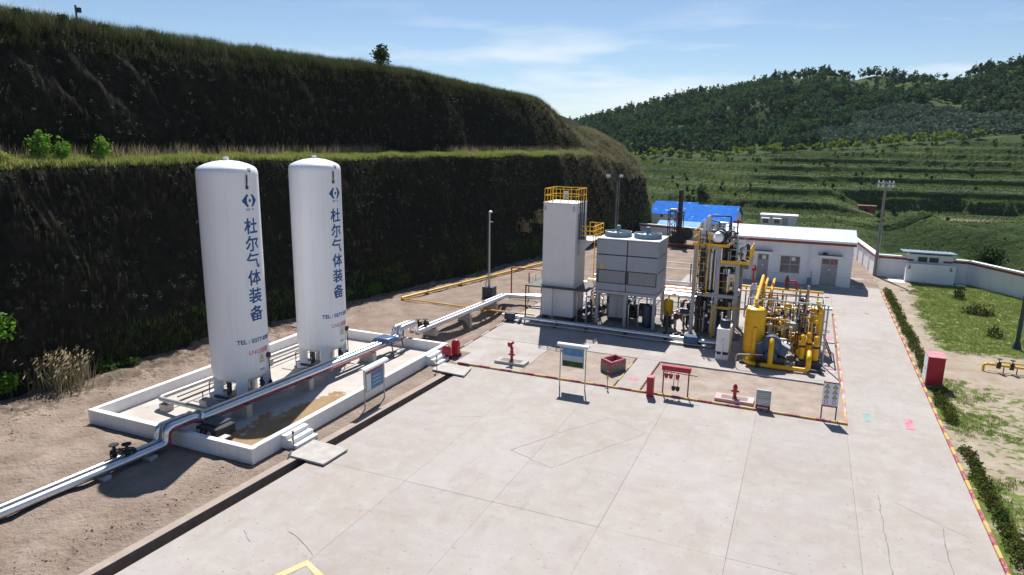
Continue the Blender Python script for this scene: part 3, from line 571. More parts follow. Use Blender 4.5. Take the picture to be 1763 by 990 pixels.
kerb('thin rusty kerb right of the narrow concrete path', (-8.36, 39.6), (-8.36, 45.7), 1.2, 0.09, 0.08, ['rust'])
kerb('low rough edging left of the equipment pad', (-22.3, 41.6), (-22.45, 52.0), 1.4, 0.12, 0.07, ['rust', 'cast_concrete'])
# paint marks and old cracks on the concrete
def mark(name, poly, m, z, label):
    o = MB().add([(x, y, z) for x, y in poly], [tuple(range(len(poly)))]).build(name, m, None, origin=(poly[0][0], poly[0][1], z)); return tag(o, label, 'paint mark')
def rough_rect(x0, y0, x1, y1, n=7, j=0.04):
    P = [(x0+(x1-x0)*i/n, y0) for i in range(n)]+[(x1, y0+(y1-y0)*i/n) for i in range(n)]+[(x1-(x1-x0)*i/n, y1) for i in range(n)]+[(x0, y1-(y1-y0)*i/n) for i in range(n)]
    return [(x+random.uniform(-j, j), y+random.uniform(-j, j)) for x, y in P]
mark('paint_mark', rough_rect(4.08, 40.4, 4.42, 41.7), 'teal_paint', 0.006, 'faded teal paint patch on the road')
mark('paint_mark', rough_rect(6.12, 40.2, 6.55, 41.8), 'pink_paint', 0.006, 'pink paint patch on the road near the hedge kerb')
tag(MB().add([(-16.5, 14.6, .006), (-16.22, 14.6, .006), (-15.2, 17.08, .006), (-15.38, 17.4, .006), (-11.5, 15.4, .006), (-11.4, 15.68, .006)], [(0, 1, 2, 3), (3, 2, 4, 5)]).build('paint_mark', 'road_yellow', None, origin=(-15.4, 17.4, .006), smooth=False), 'yellow painted corner line at the bottom of the yard', 'paint mark')
for k, (x, y, s, lb) in enumerate(((-9.25, 41.6, 0.34, 'pink paint blot on the narrow concrete path'), (2.55, 49.0, 0.45, 'pink paint blot on the pad nearest the warning board'), (2.6, 53.2, 0.4, 'pink paint blot on the pad beside the steel ladder frame'), (2.5, 57.6, 0.4, 'farthest pink paint blot on the pad'), (2.45, 45.9, 0.38, 'pink paint blot at the corner of the pad'))):
    mark('paint_blot', [(x+s*math.cos(a)*random.uniform(.7, 1.1), y+s*math.sin(a)*random.uniform(.7, 1.2)) for a in [i*math.pi/7 for i in range(14)]], 'pink_dust' if k == 1 else 'pink_paint', 0.030, lb)
def crack(path, w_, label, m='crack_grey'):
    w_ *= 0.7; P = []
    for a, b in zip(path[:-1], path[1:]):
        n = max(3, int(math.hypot(b[0]-a[0], b[1]-a[1])/0.35))
        P += [(a[0]+(b[0]-a[0])*i/n+random.gauss(0, .025), a[1]+(b[1]-a[1])*i/n+random.gauss(0, .025)) for i in range(n)]
    P.append(path[-1]); mb = MB()
    for i in range(len(P)-1):
        (x0, y0), (x1, y1) = P[i], P[i+1]; d = math.hypot(x1-x0, y1-y0)+1e-6; nx, ny = -(y1-y0)/d, (x1-x0)/d; q0 = w_*random.uniform(.3, 1); q1 = w_*random.uniform(.3, 1)
        mb.add([(x0-nx*q0, y0-ny*q0, .007), (x1-nx*q1, y1-ny*q1, .007), (x1+nx*q1, y1+ny*q1, .007), (x0+nx*q0, y0+ny*q0, .007)], [(0, 1, 2, 3)])
    o = mb.build('crack', m, None, origin=(P[0][0], P[0][1], .007)); o['kind'] = 'stuff'; o['label'] = label
crack([(-12.3, 28.75), (-10.6, 32.0), (-8.9, 34.72), (-6.65, 33.5), (-8.4, 30.4), (-9.85, 27.8)], 0.03, 'sawn outline of an old patch in the yard')
crack([(-12.3, 28.75), (-9.85, 27.8)], 0.03, 'short side of the old patch in the yard')
crack([(4.1, 31.6), (4.05, 22.0)], 0.045, 'dark scratch along the road'); crack([(6.25, 29.6), (5.75, 20.0)], 0.045, 'dark scratch near the hedge kerb')
crack([(4.6, 31.2), (6.2, 29.9), (7.1, 29.3)], 0.015, 'hairline crack across the road')
crack([(-17.3, 18.6), (-16.3, 18.2), (-15.4, 17.7)], 0.025, 'short rusty crack in the yard'); crack([(-18.9, 17.9), (-18.1, 17.4)], 0.02, 'tiny crack in the yard')
crack([(-4.4, 36.0), (-2.9, 36.1)], 0.014, 'hairline crack near the small framed board'); crack([(-16.6, 31.4), (-15.4, 31.9)], 0.018, 'rusty crack by the slab joint')

# ------------------------------------------------------------------ bund, steps
ground_mat('bund_floor', ((0.47, 0.43, 0.395), (0.55, 0.52, 0.49)), 0.6, 0.3, 12, green1=(0.29, 0.195, 0.105), green2=(0.35, 0.25, 0.15), gscale=1.2, dist=0.01)
bx0, bx1, by0, by1, bh, bt = -34.0, -22.68, 22.3, 41.35, 0.7, 0.34
X, Y = np.meshgrid(np.arange(bx0+0.1, bx1-0.1, 0.2), np.arange(by0+0.1, by1-0.1, 0.2))
fl = grid('bund_floor', X, Y, 0.05+0*X, 'bund_floor')
setattr_(fl, 'veg', np.clip((X+26.2)/1.6+fbm(X*0.5, Y*0.5, 3)*1.6, 0, 1)*np.clip((32.2-Y)/2.0+fbm(X*0.8, Y*0.8+7, 3), 0, 1)*1.2)
bw = thing('bund_wall', 'low white bund wall around the two tall tanks', 'wall', ((bx0+bx1)/2, (by0+by1)/2, 0))
for b in ((bx0, by0, -0.1, bx1, by0+bt, bh), (bx0, by1-bt, -0.1, bx1, by1, bh), (bx0, by0+bt, -0.1, bx0+bt, by1-bt, bh), (bx1-bt, by0+bt, -0.1, bx1, by1-bt, bh)):
    B('wall_section', 'white_wash', bw, *b, bevel=0.025)
def steps(label, y0, y1):
    t = thing('concrete_steps', label, 'steps', (bx1, y0, 0))
    for i in range(3): B('step', 'white_wash', t, bx1+0.004+0.31*i, y0+.01*i, -0.05, bx1+0.31*(i+1), y1-.01*i, 0.62-0.2*i, bevel=0.015)
steps('white concrete steps over the bund wall near the front corner', 24.25, 25.9); steps('white concrete steps over the bund wall by the red barrels', 38.2, 39.75)
def cover(label, poly): return tag(MB().prism(poly, 0.045, 0.13).build('cover_slab', 'cast_concrete', None, origin=(poly[0][0], poly[0][1], 0), bevel=0.01), label, 'slab')
cover('pale concrete slab bridging the drain by the front steps', [(-21.65, 23.5), (-19.5, 23.45), (-19.45, 25.25), (-21.65, 25.4)])
cover('concrete slab bridging the drain by the red barrels', [(-21.7, 37.3), (-19.2, 37.1), (-19.5, 38.75), (-21.7, 38.9)])
def stake(label, x, y):
    t = thing('marker_stake', label, 'stake', (x, y, 0)); T('post', 'dark_metal', t, [(x, y, -.1), (x, y, 0.95)], 0.022, 6); B('tag', 'sign_yellow', t, x-.07, y-.035, 0.62, x+.07, y-.025, .85); T('cap', 'black', t, [(x, y, .95), (x, y, 1.1)], 0.05, 8); B('foot', 'dark_metal', t, x-.12, y-.12, 0.0, x+.12, y+.12, .03)
stake('thin tagged stake by the front steps', -21.75, 24.05); stake('thin tagged stake by the red barrels', -21.35, 37.35); stake('thin tagged stake on the painted kerb by the sand box', -10.3, 39.2)

# ------------------------------------------------------------------ lettering
def text_mesh(s, size, bold=0.0, cut=0.06, bolder=False):
    cu = bpy.data.curves.new('t', 'FONT'); cu.body = s; cu.size = size; cu.offset = bold; cu.align_x = 'CENTER'; cu.align_y = 'CENTER'; cu.resolution_u = 3
    ob = bpy.data.objects.new('t', cu); COL.objects.link(ob); dg = bpy.context.evaluated_depsgraph_get(); dg.update()
    me = bpy.data.meshes.new_from_object(ob.evaluated_get(dg)); bpy.data.objects.remove(ob); bpy.data.curves.remove(cu)
    bm = bmesh.new(); bm.from_mesh(me); bpy.data.meshes.remove(me)
    if cut and bm.verts:
        x0, x1 = min(v.co.x for v in bm.verts), max(v.co.x for v in bm.verts); x = x0+cut
        while x < x1:
            bmesh.ops.bisect_plane(bm, geom=bm.verts[:]+bm.edges[:]+bm.faces[:], plane_co=(x, 0, 0), plane_no=(1, 0, 0)); x += cut
    bm.verts.index_update(); V = [v.co.copy() for v in bm.verts]; F = [tuple(v.index for v in f.verts) for f in bm.faces]; bm.free()
    if bolder:                                   # strokes thickened by laying shifted copies over each other
        n0 = len(V); V0 = list(V); F0 = list(F)
        for k, (dx, dy) in enumerate(((.03, 0), (0, .028), (.03, .028))): V += [v+Vector((dx, dy, 0.0008*(k+1))) for v in V0]; F += [tuple(i+n0*(k+1) for i in f) for f in F0]
    return V, F
def on_cyl(name, VF, rad, az, z, m, parent, dx=0):
    V, F = VF; c = ORIG[parent.name]; mb = MB(); vs = []
    for v in V: a = az+(v.x+dx)/rad; vs.append((c[0]+(rad+v.z)*math.cos(a), c[1]+(rad+v.z)*math.sin(a), c[2]+z+v.y))
    return mb.add(vs, F).build(name, m, parent, smooth=False)
def flat_text(name, s, size, m, parent, at, right, up, bold=0.0):
    V, F = text_mesh(s, size, bold, 0); r_, u_ = Vector(right), Vector(up); a = Vector(at)
    return MB().add([tuple(a+r_*v.x+u_*v.y) for v in V], F).build(name, m, parent, smooth=False)

# ------------------------------------------------------------------ the two tall tanks
def poly_grid(poly, cut=0.05):
    bm = bmesh.new(); bm.faces.new([bm.verts.new((x, y, 0)) for x, y in poly]); x0, x1 = min(p[0] for p in poly), max(p[0] for p in poly); x = x0+cut
    while x < x1:
        bmesh.ops.bisect_plane(bm, geom=bm.verts[:]+bm.edges[:]+bm.faces[:], plane_co=(x, 0, 0), plane_no=(1, 0, 0)); x += cut
    bmesh.ops.triangulate(bm, faces=bm.faces[:]); bm.verts.index_update(); r_ = ([v.co.copy() for v in bm.verts], [tuple(v.index for v in f.verts) for f in bm.faces]); bm.free(); return r_
def tank(loc, label):
    t = thing('storage_tank', label, 'tank', loc, 'tall white storage tanks'); x, y, z = loc; r_ = 1.60
    prof = [(0.05, 1.08), (0.55, 1.10), (1.05, 1.18), (1.38, 1.34), (1.55, 1.58), (r_, 1.9), (r_, 2.0), (r_, 4.3), (r_, 8.6), (r_, 12.85), (r_, 12.95), (1.585, 13.07), (1.52, 13.22), (1.40, 13.32), (1.1, 13.46), (0.7, 13.58), (0.3, 13.64), (0.03, 13.66)]
    MB().lathe((x, y, 0.05), prof, 72).build('shell', 'tank_white', t)
    for zz in (2.05, 4.35, 8.65, 12.95): MB().lathe((x, y, zz), [(r_-.02, -.02), (r_+.004, -.015), (r_+.004, .015), (r_-.02, .02)], 72).build('weld_seam', 'tank_white', t)
    MB().cyl((x, y, 13.65), (x, y, 13.88), 0.14, 16).build('top_nozzle', 'tank_white', t)
    for a in (R(-45), R(45), R(135), R(225)):
        c, s = math.cos(a), math.sin(a); u = Vector((c, s, 0)); v = Vector((-s, c, 0)); p = Vector((x, y, 0))
        q = lambda d, e_, zz: tuple(p+u*d+v*e_+Vector((0, 0, zz)))
        MB().extr([q(1.02, -.3, .45), q(1.02, .3, .45), q(1.02, .34, 2.25), q(1.02, -.34, 2.25)], u*0.50).build('leg', 'tank_white', t, bevel=0.02)
        MB().extr([q(.86, -.46, .05), q(.86, .46, .05), q(.92, .36, .48), q(.92, -.36, .48)], u*0.86).build('leg_base', 'tank_white', t, bevel=0.02)
    for a in (R(-2), R(178)):
        c, s = math.cos(a), math.sin(a); p = Vector((x, y, 0)); u = Vector((c, s, 0)); v = Vector((-s, c, 0))
        MB().extr([tuple(p+u*1.56+v*e_+Vector((0, 0, zz))) for e_, zz in ((-.12, 12.55), (.12, 12.55), (.12, 13.2), (.06, 13.32), (-.06, 13.32), (-.12, 13.2))], u*0.09).build('lifting_lug', 'tank_white', t)
        MB().cyl(tuple(p+u*1.60+Vector((0, 0, 13.15))), tuple(p+u*1.66+Vector((0, 0, 13.15))), 0.055, 10).build('lug_eye', 'black', t)
    a = R(-9); p = Vector((x+1.64*math.cos(a), y+1.64*math.sin(a), 0))
    T('earth_cable', 'dark_metal', t, [tuple(p+Vector((0, 0, 12.95))), tuple(p+Vector((0, 0, 12.3)))], 0.035, 6); T('cable_clamp', 'dark_metal', t, [tuple(p+Vector((0, 0, 12.2))), tuple(p+Vector((0, 0, 12.38)))], 0.07, 8)
    for ch, zz in zip('杜尔气体装备', (10.12, 9.15, 8.2, 7.23, 6.24, 5.22)): on_cyl('character', text_mesh(ch, 0.92, 0.0 if ch == '体' else 0.018, bolder=ch == '体'), r_+.007, R(-3.5), zz-.0, 'logo_blue', t)
    on_cyl('telephone_lettering', text_mesh('TEL : 0377-8387', 0.34, 0.008), r_+.012, R(-3.5), 3.72, 'logo_blue', t, dx=-0.15)
    on_cyl('product_lettering', text_mesh('LNG储罐', 0.34, 0.0), r_+.012, R(-3.5), 3.05, 'logo_red', t)
    left = [(-.50, 0), (-.20, .34), (-.12, .34), (-.09, .29), (-.17, .18), (-.20, 0), (-.17, -.18), (-.09, -.29), (-.12, -.34), (-.20, -.34)]
    on_cyl('emblem_half', poly_grid(left), r_+.008, R(-3.5), 11.58, 'logo_blue', t); on_cyl('emblem_half', poly_grid([(-x_, y_) for x_, y_ in left[::-1]]), r_+.008, R(-3.5), 11.58, 'logo_blue', t)
    on_cyl('emblem_dot', poly_grid([(.085*math.cos(i*.628), .085*math.sin(i*.628)) for i in range(10)]), r_+.008, R(-3.5), 11.58, 'logo_blue', t)
    for dx in (-.2, -.07, .17): on_cyl('emblem_caption', poly_grid([(dx-.055, -.06), (dx+.055, -.06), (dx+.055, .06), (dx-.055, .06)]), r_+.008, R(-3.5), 11.1, 'logo_grey', t)
    on_cyl('warning_label', poly_grid([(-.26, -.3), (.2, -.3), (.2, .3), (-.26, .3)]), r_+.006, R(2), 2.62, 'sign_white', t)
    on_cyl('warning_triangle', poly_grid([(-.17, -.08), (.12, -.08), (-.025, .24)]), r_+.011, R(2), 2.62, 'sign_yellow', t); on_cyl('warning_stripe', poly_grid([(-.2, -.24), (.14, -.24), (.14, -.14), (-.2, -.14)]), r_+.011, R(2), 2.62, 'sign_yellow', t)
    on_cyl('name_plate', poly_grid([(-.17, -.06), (.17, -.06), (.17, .06), (-.17, .06)]), r_+.008, R(0), 1.95, 'logo_grey', t)
    a = R(20); p = Vector((x+1.68*math.cos(a), y+1.68*math.sin(a), 2.62)); MB().lathe(tuple(p), [(0.17, -.04), (0.17, .04)], 14, 'x').build('level_gauge', 'black', t)
    T('gauge_pipe', 'dark_metal', t, [tuple(p), (p.x+.05, p.y, 1.2), (p.x-.2, p.y, 0.6)], 0.03, 6)
    # pipework between the legs
    for k, (dx, dy, m_) in enumerate(((-.55, -.5, 'silver'), (.1, .35, 'silver'), (.75, .85, 'blue_black'), (.95, .55, 'blue_black'), (-.2, -.75, 'dark_metal'), (1.15, .95, 'silver'))):
        T('drop_pipe', m_, t, rounded([(x+dx, y+dy, 1.4), (x+dx, y+dy, 0.42), (x+dx*1.5, y+dy*1.2, 0.42)], 0.12), 0.075 if k % 2 else 0.11, 8)
    for dx, dy in ((.75, .85), (1.15, .95), (.95, .55), (-.55, -.5)):
        MB().lathe((x+dx, y+dy, 0.85), [(0.05, -.16), (0.15, -.14), (0.09, -.05), (0.13, 0), (0.09, .05), (0.15, .14), (0.05, .16)], 10).build('valve', 'blue_pump' if dx > 0 else 'dark_metal', t)
        MB().lathe((x+dx+.2, y+dy-.1, 0.85), [(0.03, -.015), (0.14, -.02), (0.14, .02), (0.03, .015)], 12, 'x').build('hand_wheel', 'red' if dx < 0 else 'blue_black', t)
    MB().lathe((x-.2, y+1.0, 0.05), [(0.25, 0), (0.28, .02), (0.28, .75), (0.2, .82)], 14).build('drain_pot', 'cast_concrete', t)
    T('low_manifold', 'blue_black', t, rounded([(x-.9, y-1.3, .35), (x+1.3, y-1.3, .35), (x+2.0, y-1.0, .55)], .2), 0.085, 8); T('riser', 'rust', t, rounded([(x-1.15, y-1.35, .1), (x-1.15, y-1.35, 1.15), (x-.5, y-.7, 1.35)], .1), 0.03, 6)
    MB().prism([(x-1.9, y-1.9), (x+1.9, y-1.9), (x+1.9, y+1.9), (x-1.9, y+1.9)], 0.0, 0.10).build('plinth', 'cast_concrete', t, bevel=.02)
    return t
tank((-29.42, 28.58, 0), 'left, nearer white storage tank with blue lettering'); tank((-28.85, 35.2, 0), 'right, farther white storage tank with blue lettering')

# ------------------------------------------------------------------ insulated pipe runs
def xe(Y): return -27.72+(Y-15)*0.066
def runpts(dx, zs=0.0, y0=2.0):
    P = [(y0, .42), (21.5, .42), (21.6, 1.2), (23.2, 1.2), (23.5, .98), (40.3, .98), (40.4, 1.62), (42.2, 1.62), (42.3, .78), (56.8, .78)]
    return [(xe(y)+dx, y+(0.12*dx), z+zs) for y, z in P]
mp_ = thing('pipe_run', 'pair of long silver insulated pipes crossing the bund to the white tower', 'pipe', (xe(2), 2, 0))
pe = runpts(0.0); pw = runpts(-0.52, 0.0)
T('insulated_pipe', 'silver', mp_, rounded(pe+[(-21.5, 57.0, .9)], .30), 0.19, 14); T('insulated_pipe', 'silver', mp_, rounded(pw+[(-21.5, 57.9, .9)], .30), 0.15, 14)
T('thin_pipe', 'steel', mp_, rounded([(x-.24, y, z+.16) for x, y, z in pe], .25), .06, 8)
T('drain_pipe', 'red', mp_, rounded([(x+.24, y, z-.14) for x, y, z in pe[1:7]], .22), 0.04, 7)
for y in np.arange(4, 56, 2.6):
    for dx, r_ in ((0, .197), (-.52, .157)):
        z = .42 if y < 21.2 else (.98 if 24 < y < 40 else (.78 if y > 43 else None))
        if z: MB().cyl((xe(y)+dx, y, z), (xe(y)+dx+.003, y+.05, z), r_, 14).build('joint_band', 'silver', mp_)
for y, lb in ((11, None), (18.35, None), (20.6, None), (26.3, None), (31, None), (37, None), (44.6, None), (49.8, None), (54.5, None)):
    zt = .21 if y < 21 else (.78 if y < 41 else .58); bot = -.6 if 45 < y < 54 else 0.0
    B('support_block', 'cast_concrete', mp_, xe(y)-.85, y-.2, bot, xe(y)+.3, y+.2, zt, bevel=.015)
def valve_group(label, x, y, z):
    t = thing('valve_group', label, 'valves', (x, y, z))
    for k, dx in enumerate((-.5, -.05)):
        MB().lathe((x+dx, y+.3*k, z), [(.06, 0), (.16, .05), (.10, .12), (.17, .2), (.17, .3), (.09, .36), (.05, .6)], 10).build('valve_body', 'black', t)
        MB().lathe((x+dx, y+.3*k, z+.6), [(.05, -.02), (.21, -.025), (.21, .025), (.05, .02)], 14).build('hand_wheel', 'black', t)
        MB().lathe((x+dx, y+.3*k+.32, z+.12), [(.16, -.03), (.2, -.03), (.2, .03), (.16, .03)], 12, 'y').build('flange', 'dark_metal', t)
    T('bypass', 'dark_metal', t, rounded([(x-.5, y-.2, z), (x-.5, y-.2, z+.4), (x+.1, y+.5, z+.4), (x+.1, y+.5, z)], .1), .035, 7)
valve_group('black hand valves on the pipes left of the bund', xe(19.6)-.15, 19.4, .5); valve_group('black hand valves on the pipes just beyond the bund', xe(43.6)-.2, 43.6, .85)
sl_ = thing('side_loop', 'grey pipe loop inside the bund left of the nearer tank', 'pipe', (-32, 25.2, 0))
T('loop_pipe', 'steel', sl_, rounded([(-27.4, 24.8, .78), (-32.2, 25.15, .62), (-32.1, 40.4, .52)], .35), 0.13, 12)
T('thin_pipe', 'dark_metal', sl_, rounded([(-31.6, 25.9, .55), (-31.6, 40.0, .5)], .2), .05, 8); T('thin_riser', 'dark_metal', sl_, [(-30.2, 26.4, .1), (-30.2, 26.4, .9)], .03, 6)
for x, y in ((-31.55, 25.1), (-30.1, 26.5), (-32.1, 29.5), (-32.1, 33.5), (-32.1, 37.5)): B('support_block', 'cast_concrete', sl_, x-.28, y-.25, .04, x+.28, y+.25, .46, bevel=.015)
B('support_stand', 'leg_blue', sl_, -28.75, 24.6, .04, -28.3, 25.0, .64, bevel=.01)
sk = thing('valve_skid', 'dark valve skid under the pipes just inside the bund wall', 'skid', (-26.4, 23.3, 0))
B('housing', 'black', sk, -26.95, 22.95, .28, -25.55, 24.2, .82, bevel=.05); B('lid', 'blue_black', sk, -27.0, 23.3, .83, -25.9, 24.3, .90, bevel=.02); B('tray', 'steel', sk, -25.75, 22.8, .45, -25.1, 23.4, .5)
for x in (-26.9, -25.3): T('foot_post', 'dark_metal', sk, [(x, 22.95, .04), (x, 22.95, .5)], .04, 6)
for k in range(3): MB().lathe((-26.7+.35*k, 22.88, .62), [(.03, -.03), (.11, -.03), (.11, .03), (.03, .03)], 10, 'y').build('gauge', 'red' if k == 1 else 'steel', sk)
bc = thing('covered_valve', 'valve under a dark blue cover where pipes leave the bund', 'valve', (-26.3, 38.6, 0))
MB().add([(-27.0, 38.0, 1.12), (-25.5, 38.0, 1.12), (-25.5, 39.5, 1.12), (-27.0, 39.5, 1.12), (-26.8, 38.2, 1.38), (-25.75, 38.3, 1.42), (-25.7, 39.3, 1.36), (-26.8, 39.3, 1.4)], [(3, 2, 1, 0), (4, 5, 6, 7), (0, 1, 5, 4), (1, 2, 6, 5), (2, 3, 7, 6), (3, 0, 4, 7)]).build('cover', 'blue_pump', bc, bevel=.05)
for x, y in ((-25.35, 38.4), (-25.35, 39.7)): T('strut', 'dark_metal', bc, [(x-.2, y, 1.15), (x, y, .05)], .045, 6)
B('brace', 'steel', bc, -25.5, 38.4, .3, -25.3, 39.7, .38)

# front pipe before the equipment
fp = thing('low_pipe', 'long silver pipe on low stands in front of the equipment', 'pipe', (-22, 51, 0))
T('insulated_pipe', 'silver', fp, rounded([(-22.9, 51.35, .42), (-5.1, 50.85, .42), (-5.0, 52.5, .42)], .25), .17, 12); T('thin_pipe', 'steel', fp, [(-20.5, 50.75, .2), (-5.5, 50.4, .2)], .05, 8)
for x in (-21.2, -18.0, -15.4, -12.2, -9.0, -6.4):
    B('stand', 'dark_metal', fp, x-.09, 50.75, .02, x+.09, 51.35, .24); MB().cyl((x, 51.0, .42), (x+.06, 51.0, .42), .178, 12).build('joint_band', 'silver', fp)
B('valve_box', 'blue_black', fp, -22.6, 51.0, .15, -21.7, 51.7, .72, bevel=.05); B('valve_box', 'blue_pump', fp, -7.6, 50.5, .05, -6.5, 51.4, .75, bevel=.06)
# ------------------------------------------------------------------ rails and ladders
def railing(t, path, h, m='yellow', step=1.0, r_=0.03, mids=(0.5,), closed=False):
    P = [Vector(p) for p in path]; segs = list(zip(P[:-1], P[1:])); seen = []
    for a, b in segs:
        n = max(1, int(round((b-a).length/step)))
        for i in range(n+1):
            p = a+(b-a)*i/n
            if all((p-q).length > 0.05 for q in seen): seen.append(p); T('rail_post', m, t, [tuple(p), tuple(p+Vector((0, 0, h)))], r_, 6)
        for k in (1.0,)+tuple(mids): T('rail_bar', m, t, [tuple(a+Vector((0, 0, h*k))), tuple(b+Vector((0, 0, h*k)))], r_*1.05, 6)
def ladder(t, p0, p1, side, m='dark_metal', w_=0.42, r_=0.03, step=0.32):
    a, b, s = Vector(p0), Vector(p1), Vector(side).normalized()*w_/2
    l_ = bpy.data.objects.new('ladder', None); COL.objects.link(l_); l_.parent = t; ORIG[l_.name] = ORIG[t.name]
    for q in (-s, s): T('stringer', m, l_, [tuple(a+q), tuple(b+q)], r_, 6)
    n = int((b-a).length/step)
    for i in range(1, n): p = a+(b-a)*i/n; T('rung', m, l_, [tuple(p-s), tuple(p+s)], r_*0.75, 5)

# ------------------------------------------------------------------ white tower
cb = thing('cold_box', 'tall white box tower with a yellow railing on top', 'tower', (-18.7, 54.6, 0))
X0, X1, Y0, Y1 = -20.1, -17.25, 53.2, 56.1
B('shell', 'box_white', cb, X0, Y0, 0.38, X1, Y1, 9.92, bevel=0.03); B('roof_plate', 'box_white', cb, X0-.03, Y0-.03, 9.93, X1+.03, Y1+.03, 10.0)
for x, y in ((X0+.25, Y0+.25), (X1-.25, Y0+.25), (X0+.25, Y1-.25), (X1-.25, Y1-.25)): B('foot', 'dark_metal', cb, x-.2, y-.2, 0.0, x+.2, y+.2, .37)
railing(cb, [(X0+.06, Y0+.06, 10), (X1-.06, Y0+.06, 10), (X1-.06, Y1-.06, 10), (X0+.06, Y1-.06, 10), (X0+.06, Y0+.06, 10)], 1.12, 'yellow', 0.72, 0.032)
B('warning_plate', 'sign_white', cb, -18.35, Y0-.01, 10.38, -17.95, Y0+.02, 11.0); B('plate_print', 'sign_yellow', cb, -18.29, Y0-.016, 10.45, -18.01, Y0-.011, 10.72)
B('access_door', 'box_white', cb, -18.95, Y0-.03, .75, -18.35, Y0-.002, 1.75, bevel=.012); B('door_latch', 'steel', cb, -18.88, Y0-.05, 1.2, -18.82, Y0-.031, 1.3)
B('lifting_plate', 'steel', cb, X0+.08, Y0-.04, 9.35, X0+.25, Y0-.003, 9.75); B('lifting_plate', 'steel', cb, X1-.28, Y0-.04, 9.35, X1-.1, Y0-.003, 9.75)
B('side_panel', 'cooler_grey', cb, X1+.003, 53.7, 6.6, X1+.05, 55.7, 9.1)
ladder(cb, (X1+.18, 54.0, 7.0), (X1+.18, 54.0, 10.9), (0, 1, 0), 'black', 0.5, 0.045); T('vent_pipe', 'blue_black', cb, [(X1+.22, 54.7, 6.9), (X1+.22, 54.7, 10.3)], .07, 8)
B('side_platform', 'steel', cb, X1+.01, 53.9, 6.85, X1+1.35, 57.0, 6.97); railing(cb, [(X1+.1, 53.95, 6.97), (X1+1.3, 53.95, 6.97), (X1+1.3, 56.95, 6.97), (X1+.1, 56.95, 6.97)], 1.15, 'yellow', .75, .035, (.33, .66))
MB().extr([(X1+.02, 53.95, 5.6), (X1+1.3, 53.95, 6.84), (X1+.02, 53.95, 6.84)], (0, .08, 0)).build('bracket', 'steel', cb)
T('stair_post', 'yellow', cb, [(X1+1.25, 56.9, 0.05), (X1+1.25, 56.9, 6.85)], .06, 6); ladder(cb, (X1+.75, 57.15, 0.1), (X1+.75, 57.15, 8.0), (1, 0, 0), 'yellow', .5, .035)
wk = thing('walkway', 'dark steel walkway around the foot of the white tower', 'walkway', (-18, 52.6, 0))
B('deck', 'dark_metal', wk, -21.4, 52.62, 2.86, -15.9, 53.12, 2.97); B('deck', 'dark_metal', wk, -21.4, 53.13, 2.86, -20.25, 56.6, 2.97); B('deck', 'dark_metal', wk, -17.1, 53.13, 2.86, -15.9, 56.6, 2.97)
for x, y in ((-21.35, 52.7), (-21.35, 56.5), (-15.95, 52.7), (-18.9, 52.68), (-15.95, 56.5)): T('post', 'steel' if x > -20 else 'rust', wk, [(x, y, 0.02), (x, y, 2.86)], .06, 8)
railing(wk, [(-21.38, 56.5, 2.97), (-21.38, 53.6, 2.97)], .55, 'steel', 1.4, .022, ())
# small machines between the tower and the cooler
ma = thing('pump_set', 'dark pumps and pipes between the white tower and cooler', 'pumps', (-16.4, 54.5, 0))
for k in range(16):
    x = random.uniform(-17.0, -15.7); y = random.uniform(53.4, 58.5); z = random.uniform(.4, 2.6)
    T('pipe', random.choice(['dark_metal', 'steel', 'silver', 'blue_black']), ma, rounded([(x, y, .05), (x, y, z), (x+random.uniform(-.8, .8), y+random.uniform(-.4, .9), z)], .12), random.choice([.04, .06, .09]), 8)
for k in range(5): MB().lathe((-16.9+.33*k, 54.2+.7*k, .75), [(.1, -.35), (.26, -.33), (.26, .33), (.1, .35)], 12, random.choice('xy')).build('pump_body', random.choice(['black', 'blue_black', 'dark_metal']), ma)
B('skid_frame', 'dark_metal', ma, -17.0, 53.6, .05, -15.8, 58.4, .3)
# ------------------------------------------------------------------ evaporative cooler on legs
ct = thing('cooling_tower', 'grey blue cooler with two round fans on its roof', 'cooler', (-12.95, 55.4, 0))
X0, X1, Y0, Y1 = -15.42, -10.42, 53.5, 57.3
for i in range(2):
    xa, xb = X0+2.5*i, X0+2.5*(i+1)
    for z0, z1 in ((6.0, 7.22), (4.72, 5.97)): B('front_panel', 'cooler_grey', ct, xa+.045, Y0, z0+.03, xb-.045, Y0+.06, z1-.03, bevel=.012)
    B('lower_panel', 'cooler_grey', ct, xa+.03, Y0, 3.02, xb-.03, Y0+.06, 3.62, bevel=.012)
    for j in range(4):
        x = xa+.18+.55*j; B('louvre', 'mesh_dark', ct, x, Y0+.05, 3.68, x+.5, Y0+.09, 4.66); B('louvre_bar', 'cooler_grey', ct, x+.5, Y0+.01, 3.66, x+.55, Y0+.06, 4.7)
for i in range(2):
    ya, yb = Y0+.1+1.85*i, Y0+.1+1.85*(i+1)
    for z0, z1 in ((6.0, 7.22), (4.72, 5.97), (3.02, 4.68)): B('side_panel', 'cooler_grey', ct, X1-.06, ya+.02, z0+.015, X1, yb-.02, z1-.015, bevel=.012); B('side_panel', 'cooler_grey', ct, X0, ya+.02, z0+.015, X0+.06, yb-.02, z1-.015, bevel=.012)
B('core', 'blue_black', ct, X0+.07, Y0+.1, 3.0, X1-.07, Y1-.02, 7.2); B('back_panel', 'cooler_grey', ct, X0+.02, Y1-.015, 3.02, X1-.02, Y1+.03, 7.2)
B('roof_deck', 'box_white', ct, X0-.04, Y0-.04, 7.23, X1+.04, Y1+.06, 7.32, bevel=.01)
for x in (X0+.0, X1): B('corner_trim', 'cooler_grey', ct, x-.035, Y0-.015, 2.9, x+.035, Y0+.1, 7.22)
B('name_plate', 'sign_yellow', ct, -15.15, Y0-.012, 4.78, -14.8, Y0-.003, 5.12)
